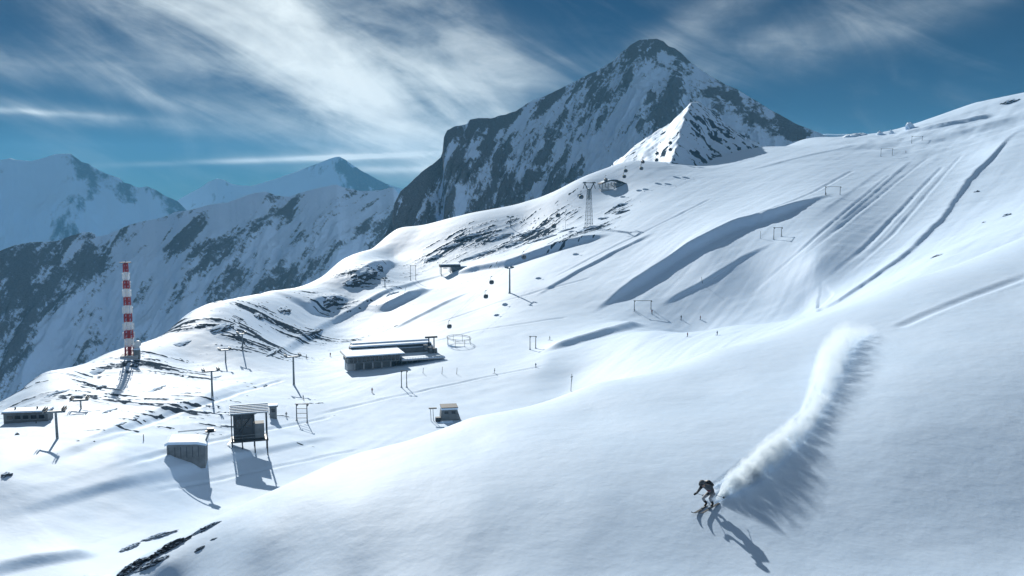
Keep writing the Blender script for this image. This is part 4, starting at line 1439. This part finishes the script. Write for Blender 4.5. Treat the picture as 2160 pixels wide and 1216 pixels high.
def human(name, J, R_, sub=1):
    """J: dict of joints; builds one continuous body"""
    order = ['pelvis', 'spine', 'chest', 'neck', 'head', 'crown', 'hipL', 'kneeL', 'ankL', 'toeL', 'hipR', 'kneeR', 'ankR', 'toeR',
             'shL', 'elL', 'wrL', 'haL', 'shR', 'elR', 'wrR', 'haR']
    E = [('pelvis', 'spine'), ('spine', 'chest'), ('chest', 'neck'), ('neck', 'head'), ('head', 'crown')]
    for sd in 'LR':
        E += [('pelvis', 'hip' + sd), ('hip' + sd, 'knee' + sd), ('knee' + sd, 'ank' + sd), ('ank' + sd, 'toe' + sd),
              ('chest', 'sh' + sd), ('sh' + sd, 'el' + sd), ('el' + sd, 'wr' + sd), ('wr' + sd, 'ha' + sd)]
    ix = {k: i for i, k in enumerate(order)}
    return skin_mesh(name, [J[k] for k in order], [(ix[a], ix[b]) for a, b in E], [R_[k[:-1] if k[-1] in 'LR' else k] for k in order], 0, sub)


RAD = dict(pelvis=.165, spine=.15, chest=.18, neck=.075, head=.105, crown=.085, hip=.115, knee=.078, ank=.065, toe=.055, sh=.085, el=.062, wr=.048, ha=.05)


def paint(me, fn, mats):
    me.materials.clear()
    for m in mats:
        me.materials.append(m)
    for p_ in me.polygons:
        p_.material_index = fn(p_.center)


def ski_mesh(name, L=1.75):
    m = MB()
    prof = [(-L * .45, 0.0), (-L * .2, .005), (L * .35, .005), (L * .45, .03), (L * .52, .085), (L * .55, .14)]
    for (x0, z0), (x1, z1) in zip(prof[:-1], prof[1:]):
        k = len(m.v)
        for x, z in ((x0, z0), (x1, z1)):
            w = .06 if x < L * .5 else .035
            m.v += [(x, -w, z), (x, w, z), (x, w, z + .022), (x, -w, z + .022)]
        for q in ((0, 1, 5, 4), (1, 2, 6, 5), (2, 3, 7, 6), (3, 0, 4, 7)):
            m.f.append(tuple(k + i for i in q))
    m.f.append((0, 3, 2, 1))
    n = len(m.v)
    m.f.append((n - 4, n - 3, n - 2, n - 1))
    return m.mesh(name)


def glove(parent, c, fwd, mat):
    """palm with four unequal curled fingers and a thumb closed round the pole grip"""
    c, fwd = Vector(c), Vector(fwd).normalized()
    side = Vector((0, 1, 0))
    upv = Vector((0, 0, 1))
    m = MB()
    m.tube(c - fwd * .05, c + fwd * .045, .042, .046, 8)
    for k, l in enumerate((.055, .065, .06, .045)):
        b = c + fwd * .045 + upv * (.03 - .02 * k)
        k1 = b + fwd * l * .5 - side * .012
        m.tube(b, k1, .013, .012, 6)
        m.tube(k1, k1 - side * l * .6 - fwd * .012, .012, .010, 6)
    m.tube(c + upv * .03, c + upv * .045 + fwd * .05 - side * .02, .014, .011, 6)
    return m.build('glove', mat, parent)


# the free-rider in front
pf = hit(1497, 1070)
tip = hit(1464, 1096)
fv = Vector((tip.x - pf.x, tip.y - pf.y, 0)).normalized()
yaw = math.atan2(fv.y, fv.x)
e = .8
gfx = (ground(pf.x + fv.x * e, pf.y + fv.y * e) - ground(pf.x - fv.x * e, pf.y - fv.y * e)) / (2 * e)
sk = thing('person', 'crouched freeride skier in grey jacket and backpack carving the foreground slope', 'skier', pf, 0)
sk.rotation_euler = Matrix(((1, 0, 0), (0, 1, 0), (0, 0, 1))).to_euler()
qrot = Matrix.Rotation(yaw, 3, 'Z') @ Matrix.Rotation(-math.atan(gfx) * .7, 3, 'Y') @ Matrix.Rotation(R(8), 3, 'X')
sk.rotation_euler = qrot.to_euler()
sk.scale = (1.17, 1.17, 1.17)
J = dict(pelvis=(-.33, 0, .62), spine=(-.20, 0, .86), chest=(.04, 0, 1.05), neck=(.21, 0, 1.12), head=(.32, 0, 1.18), crown=(.38, 0, 1.27),
         hipL=(-.31, .13, .58), kneeL=(.18, .18, .50), ankL=(-.07, .16, .16), toeL=(.13, .16, .09),
         hipR=(-.31, -.13, .58), kneeR=(.21, -.18, .46), ankR=(-.04, -.17, .15), toeR=(.16, -.17, .09),
         shL=(.05, .22, 1.03), elL=(.16, .40, .80), wrL=(.39, .36, .80), haL=(.47, .34, .82),
         shR=(.05, -.22, 1.03), elR=(.14, -.40, .78), wrR=(.36, -.40, .72), haR=(.44, -.39, .73))
bd = human('body', J, RAD, 2)


def skier_paint(c):
    if c.z < .33:
        return 2
    if c.x > .26 and abs(c.y) < .13 and c.z > 1.06:
        return 3
    if c.z < .70 and c.x < .34 and abs(c.y) < .30:
        return 1
    if c.z < .78 and abs(c.y) < .24 and c.x < .1:
        return 4
    return 0


paint(bd, skier_paint, [m_jacket, m_trouser, m_boot, m_skin, m_accent])
link('body', bd, None, sk)
hm = MB()
bm = bmesh.new()
bmesh.ops.create_uvsphere(bm, u_segments=18, v_segments=12, radius=.145)
for v in bm.verts:
    v.co.x *= 1.12
    if v.co.z < -.03:
        v.co.z = -.03 - (-.03 - v.co.z) * .5
for f in bm.faces:
    f.smooth = True
me = bpy.data.meshes.new('helmet')
bm.to_mesh(me)
bm.free()
he = link('helmet', me, m_jacket, sk)
he.location = (.345, 0, 1.26)
he.rotation_euler = (0, R(12), 0)
gg = MB()
for k in range(-4, 5):
    a = k * .2
    gg.box(.128 * math.cos(a) - .012 + .03, .128 * math.cos(a) + .012 + .03, .128 * math.sin(a) - .022, .128 * math.sin(a) + .022, -.055, .025)
gg.build('goggles', m_lens, he)
bp_ = bpy.data.meshes.new('backpack')
bm = bmesh.new()
bmesh.ops.create_cube(bm, size=1)
for v in bm.verts:
    v.co = (v.co.x * .20, v.co.y * .32, v.co.z * .46)
bmesh.ops.bevel(bm, geom=bm.edges[:], offset=.06, segments=3, affect='EDGES')
for f in bm.faces:
    f.smooth = True
bm.to_mesh(bp_)
bm.free()
bk = link('backpack', bp_, m_dark, sk)
bk.location = (-.22, 0, 1.06)
bk.rotation_euler = (0, R(48), 0)
for sg in (-1, 1):
    MB().path([(.10, sg * .10, .20), (.24, sg * .11, .10), (.26, sg * .12, -.08), (.08, sg * .12, -.2)], .022, 6).build('strap', m_accent, bk)
smesh = ski_mesh('ski')
for yy, xx in ((.16, .22), (-.17, .28)):
    so = link('ski', smesh, m_dark, sk)
    so.location = (xx, yy, .015)
    bi = MB().box(-.2, .12, -.045, .045, .023, .06).build('binding', m_steel, so)
for nm, hnd, end in (('L', J['haL'], (-.50, .56, .34)), ('R', J['haR'], (-.55, -.62, .30))):
    glove(sk, hnd, (.8, 0, -.1), m_boot)
    po = MB().tube(Vector(hnd) + Vector((.03, 0, .07)), end, .012, .008, 6).build('ski_pole', m_dark, sk)
    MB().wheel(Vector(end) * .94 + Vector(hnd) * .06, Vector(hnd) - Vector(end), .05, .01, 10).build('basket', m_boot, po)

# small people out on the pistes
JS = dict(pelvis=(0, 0, .92), spine=(.02, 0, 1.12), chest=(.06, 0, 1.34), neck=(.09, 0, 1.48), head=(.11, 0, 1.58), crown=(.12, 0, 1.70),
          hipL=(0, .12, .88), kneeL=(.08, .14, .50), ankL=(-.02, .14, .12), toeL=(.15, .14, .06),
          hipR=(0, -.12, .88), kneeR=(.08, -.14, .50), ankR=(-.02, -.14, .12), toeR=(.15, -.14, .06),
          shL=(.05, .22, 1.36), elL=(.05, .32, 1.10), wrL=(.26, .30, 1.0), haL=(.34, .28, 1.0),
          shR=(.05, -.22, 1.36), elR=(.05, -.32, 1.10), wrR=(.26, -.30, 1.0), haR=(.34, -.28, 1.0))
PEOPLE = [(1043, 788, 'skier standing alone on the flat snow below the station'), (785, 829, 'skier left of the tight twin-post portal'),
          (716, 994, 'skier on the near piste beside a small stone'), (604, 880, 'person between the narrow cabin and the rung-joined posts'),
          (1450, 711, 'skier on the piste below the wide portal, left one of two'), (1513, 708, 'skier on the piste below the wide portal, right one of two'),
          (1437, 674, 'skier right of the wide portal, left one of a pair'), (1477, 675, 'skier right of the wide portal, right one of a pair'),
          (1130, 775, 'skier low on the flat snow right of the station'), (1160, 718, 'person in front of the bright snow mound'),
          (1375, 662, 'person at the right post of the wide portal'), (1338, 658, 'person at the left post of the wide portal'),
          (1742, 413, 'T-bar rider under the wide square portal midway up the piste'), (1911, 323, 'lone rider on the upper right-hand piste'),
          (727, 752, 'person at the left corner of the long station'), (646, 757, 'person right of the head of the tall grey tower'),
          (697, 753, 'person left of the long station'), (640, 843, 'skier above the rung-joined posts')]
variants = []
for k, (jm, tm) in enumerate(((m_jacket, m_boot), (m_accent, m_boot), (m_blue, m_jacket))):
    b = human('body', JS, RAD, 1)
    paint(b, lambda c: 2 if c.z < .3 else (1 if c.z < .92 and abs(c.y) < .27 and c.x < .22 else (3 if c.z > 1.5 and c.x > .17 else 0)), [jm, tm, m_boot, m_skin])
    variants.append(b)
ski2 = ski_mesh('ski', 1.6)
hat = MB().tube((0.12, 0, 1.60), (.12, 0, 1.76), .135, .09, 10).mesh('helmet')
for i, (px, py, lab) in enumerate(PEOPLE):
    q = hit(px, py, 0, 110)
    t = thing('person', lab, 'skier', q, (i * 1.7) % 6.28, 'small people on the pistes')
    k = max(1.0, 11 * mpp(q) / 1.75 if i in (0, 1, 2, 3) else 9 * mpp(q) / 1.75)
    t.scale = (min(k, 1.25),) * 3
    link('body', variants[i % 3], None, t)
    link('helmet', hat, m_dark, t)
    for yy in (.14, -.14):
        so = link('ski', ski2, m_dark, t)
        so.location = (.1, yy, .01)

# ------------------------------------------------------------------ powder plume behind the free-rider
def plume(name, path, n, hgt, wid, label, seed, size=(.010, .028), t0=0.0):
    rng = np.random.default_rng(seed)
    P = np.array([tuple(hit(a, b)) for a, b in resample(path, 40)])
    t = rng.random(n) ** .9
    f = t * 39
    i = np.minimum(f.astype(int), 38)
    c = P[i] + (P[i + 1] - P[i]) * (f - i)[:, None]
    d = P[i + 1] - P[i]
    d[:, 2] = 0
    d /= np.linalg.norm(d, axis=1)[:, None] + 1e-9
    nrm = np.stack([-d[:, 1], d[:, 0], np.zeros(n)], -1)
    jag = .55 + 1.3 * np.clip(fbm(t * 16 + seed, t * 0 + .5, 4, .6, seed) + .25, 0, 1)
    h = np.interp(t, np.linspace(0, 1, len(hgt)), hgt) * jag
    w = np.interp(t, np.linspace(0, 1, len(wid)), wid)
    zz = rng.exponential(.38, n)
    zz = np.where(zz > 1.25, rng.random(n), zz)
    lat = rng.normal(0, .45, n) * w * (.5 + .7 * zz)
    pos = c + nrm * lat[:, None]
    # wind-torn clumps
    cl = fbm(pos[:, 0] * 2.2 + zz, pos[:, 1] * 2.2 - zz * 1.5, 4, .6, seed + 3)
    keep = rng.random(n) < np.clip(.62 + cl * 2.2, .05, 1)
    pos, zz, h = pos[keep], zz[keep], h[keep]
    pos[:, 2] = zsample(pos[:, 0], pos[:, 1]) + zz * h + .01
    m = len(pos)
    sz = rng.uniform(size[0], size[1], m)[:, None]
    a = rng.normal(size=(m, 3))
    a /= np.linalg.norm(a, axis=1)[:, None]
    b = np.cross(a, rng.normal(size=(m, 3)))
    b /= np.linalg.norm(b, axis=1)[:, None]
    V = np.stack([pos - a * sz, pos + b * sz, pos + a * sz, pos - b * sz], 1).reshape(-1, 3)
    me = bpy.data.meshes.new(name)
    me.vertices.add(m * 4)
    me.vertices.foreach_set('co', V.reshape(-1).astype(np.float32))
    me.loops.add(m * 4)
    me.loops.foreach_set('vertex_index', np.arange(m * 4, dtype=np.int32))
    me.polygons.add(m)
    me.polygons.foreach_set('loop_start', np.arange(0, m * 4, 4, dtype=np.int32))
    me.update(calc_edges=True)
    o = link(name, me, m_powder)
    meta(o, kind='stuff')
    o['label'] = label
    return o


m_powder = bpy.data.materials.new('powder_snow')
m_powder.use_nodes = True
m_powder.node_tree.nodes.clear()
g = NB(m_powder.node_tree)
geo = g.new('ShaderNodeNewGeometry')
pc = g.mix(g.noise(geo.outputs['Position'], 3.0, 2), (0.80, 0.88, 0.94, 1), (0.74, 0.84, 0.92, 1))
df = g.new('ShaderNodeBsdfDiffuse')
tr = g.new('ShaderNodeBsdfTranslucent')
g.put(df.inputs[0], pc)
g.put(tr.inputs[0], pc)
mx = g.new('ShaderNodeMixShader')
mx.inputs[0].default_value = .5
g.put(mx.inputs[1], df.outputs[0])
g.put(mx.inputs[2], tr.outputs[0])
om = g.new('ShaderNodeOutputMaterial')
g.put(om.inputs['Surface'], mx.outputs[0])


def powder_cloud(name, path, hgt, wid, dens, label, seed, up=.35):
    """closed envelope over the track filled with a noisy scattering volume"""
    n = len(path)
    P = [hit(a, b) for a, b in path]
    C_ = [p_ + Vector((0, 0, h_ * up)) for p_, h_ in zip(P, hgt)]
    q = resample([tuple(c) + (w, h_) for c, w, h_ in zip(C_, wid, hgt)], 36)
    m = MB()
    K = 14
    for i, r_ in enumerate(q):
        d = Vector(q[min(i + 1, 35)][:3]) - Vector(q[max(i - 1, 0)][:3])
        d.z = 0
        d.normalize()
        sd = Vector((-d.y, d.x, 0))
        end = min(1, min(i, 35 - i) / 3 + .15)
        for k in range(K):
            a = 2 * math.pi * k / K
            jg = 1 + .08 * math.sin(i * 1.9 + seed) * math.sin(a * 2 + i * .7)
            v = Vector(r_[:3]) + sd * math.cos(a) * r_[3] * 1.6 * end * jg + Vector((0, 0, math.sin(a) * r_[4] * 1.25 * end * jg))
            m.v.append(tuple(v))
    for i in range(35):
        for k in range(K):
            j = (k + 1) % K
            m.f.append((i * K + k, i * K + j, (i + 1) * K + j, (i + 1) * K + k))
    m.f.append(tuple(range(K)))
    m.f.append(tuple(35 * K + k for k in reversed(range(K))))
    mat = bpy.data.materials.new(name + '_powder')
    mat.use_nodes = True
    mat.node_tree.nodes.clear()
    g = NB(mat.node_tree)
    geo = g.new('ShaderNodeNewGeometry')
    pos = geo.outputs['Position']

    def vm(op, a, b=None, out=0):
        nd = g.new('ShaderNodeVectorMath', operation=op)
        g.put(nd.inputs[0], a)
        if b is not None:
            if op == 'SCALE':
                g.put(nd.inputs['Scale'], b)
            else:
                g.put(nd.inputs[1], b)
        return nd.outputs[out]
    tot = None
    for k in range(n - 1):
        A, B = C_[k], C_[k + 1]
        ab = B - A
        pa = vm('SUBTRACT', pos, tuple(A))
        u = g.m('DIVIDE', vm('DOT_PRODUCT', pa, tuple(ab), 1), ab.length_squared, clamp=True)
        foot = vm('SCALE', tuple(ab), u)
        dv = vm('SUBTRACT', pa, foot)
        sp = g.new('ShaderNodeSeparateXYZ')
        g.put(sp.inputs[0], dv)
        lat2 = g.m('ADD', g.m('POWER', sp.outputs[0], 2.0), g.m('POWER', sp.outputs[1], 2.0))
        w = g.m('ADD', wid[k], g.m('MULTIPLY', u, wid[k + 1] - wid[k]))
        hh = g.m('MULTIPLY', g.m('ADD', hgt[k], g.m('MULTIPLY', u, hgt[k + 1] - hgt[k])), .62)
        de = g.m('ADD', dens[k], g.m('MULTIPLY', u, dens[k + 1] - dens[k]))
        qd = g.m('ADD', g.m('DIVIDE', lat2, g.m('MULTIPLY', w, w)), g.m('DIVIDE', g.m('POWER', sp.outputs[2], 2.0), g.m('MULTIPLY', hh, hh)))
        v = g.m('MULTIPLY', de, g.m('EXPONENT', g.m('MULTIPLY', qd, -1.0)))
        tot = v if tot is None else g.m('MAXIMUM', tot, v)
    nz = g.noise(pos, 1.5, 6, .66, .5)
    dn = g.m('MULTIPLY', tot, g.ss(nz, .40, .64))
    pvn = g.new('ShaderNodeVolumePrincipled')
    pvn.inputs['Color'].default_value = (0.87, 0.945, 1.0, 1)
    pvn.inputs['Anisotropy'].default_value = 0.35
    g.put(pvn.inputs['Density'], dn)
    omn = g.new('ShaderNodeOutputMaterial')
    g.put(omn.inputs['Volume'], pvn.outputs[0])
    mat.cycles.volume_step_rate = 0.12
    o = m.build(name, mat)
    meta(o, kind='stuff')
    o['label'] = label
    return o


powder_cloud('snow_spray', [(1510, 1060), (1550, 1034), (1605, 990), (1660, 940), (1705, 895), (1735, 840)], [.45, .8, .95, .9, .75, .6], [.22, .42, .54, .58, .56, .45], [12, 15, 12, 8, 5, 2],
             'white powder spray fanning out behind the freeride skier', 4)
powder_cloud('snow_spray', [(1690, 912), (1722, 865), (1742, 815), (1757, 770), (1785, 728), (1850, 700)], [.6, .9, 1.3, 1.7, 1.5, .6], [.5, .6, .75, .85, .8, .5], [1.8, 2.4, 2.5, 2.8, 2.0, .3],
             'fading powder cloud hanging over the upper turn of the ski track', 9)
plume('snow_grains', [(1503, 1064), (1545, 1038), (1600, 990), (1660, 935), (1715, 885), (1738, 830), (1755, 775)], 26000, [.4, .8, 1.0, .9, .8, .8, .8], [.25, .55, .8, .9, .9, .9, .9], 'loose grains thrown up along the powder spray', 4, (.006, .016))
plume('snow_grains', [(1505, 1030), (1560, 990), (1630, 940), (1695, 895)], 14000, [.3, .3, .25, .15], [.1, .16, .16, .12], 'thin upper streak of powder trailing from the skier', 13, (.006, .018))
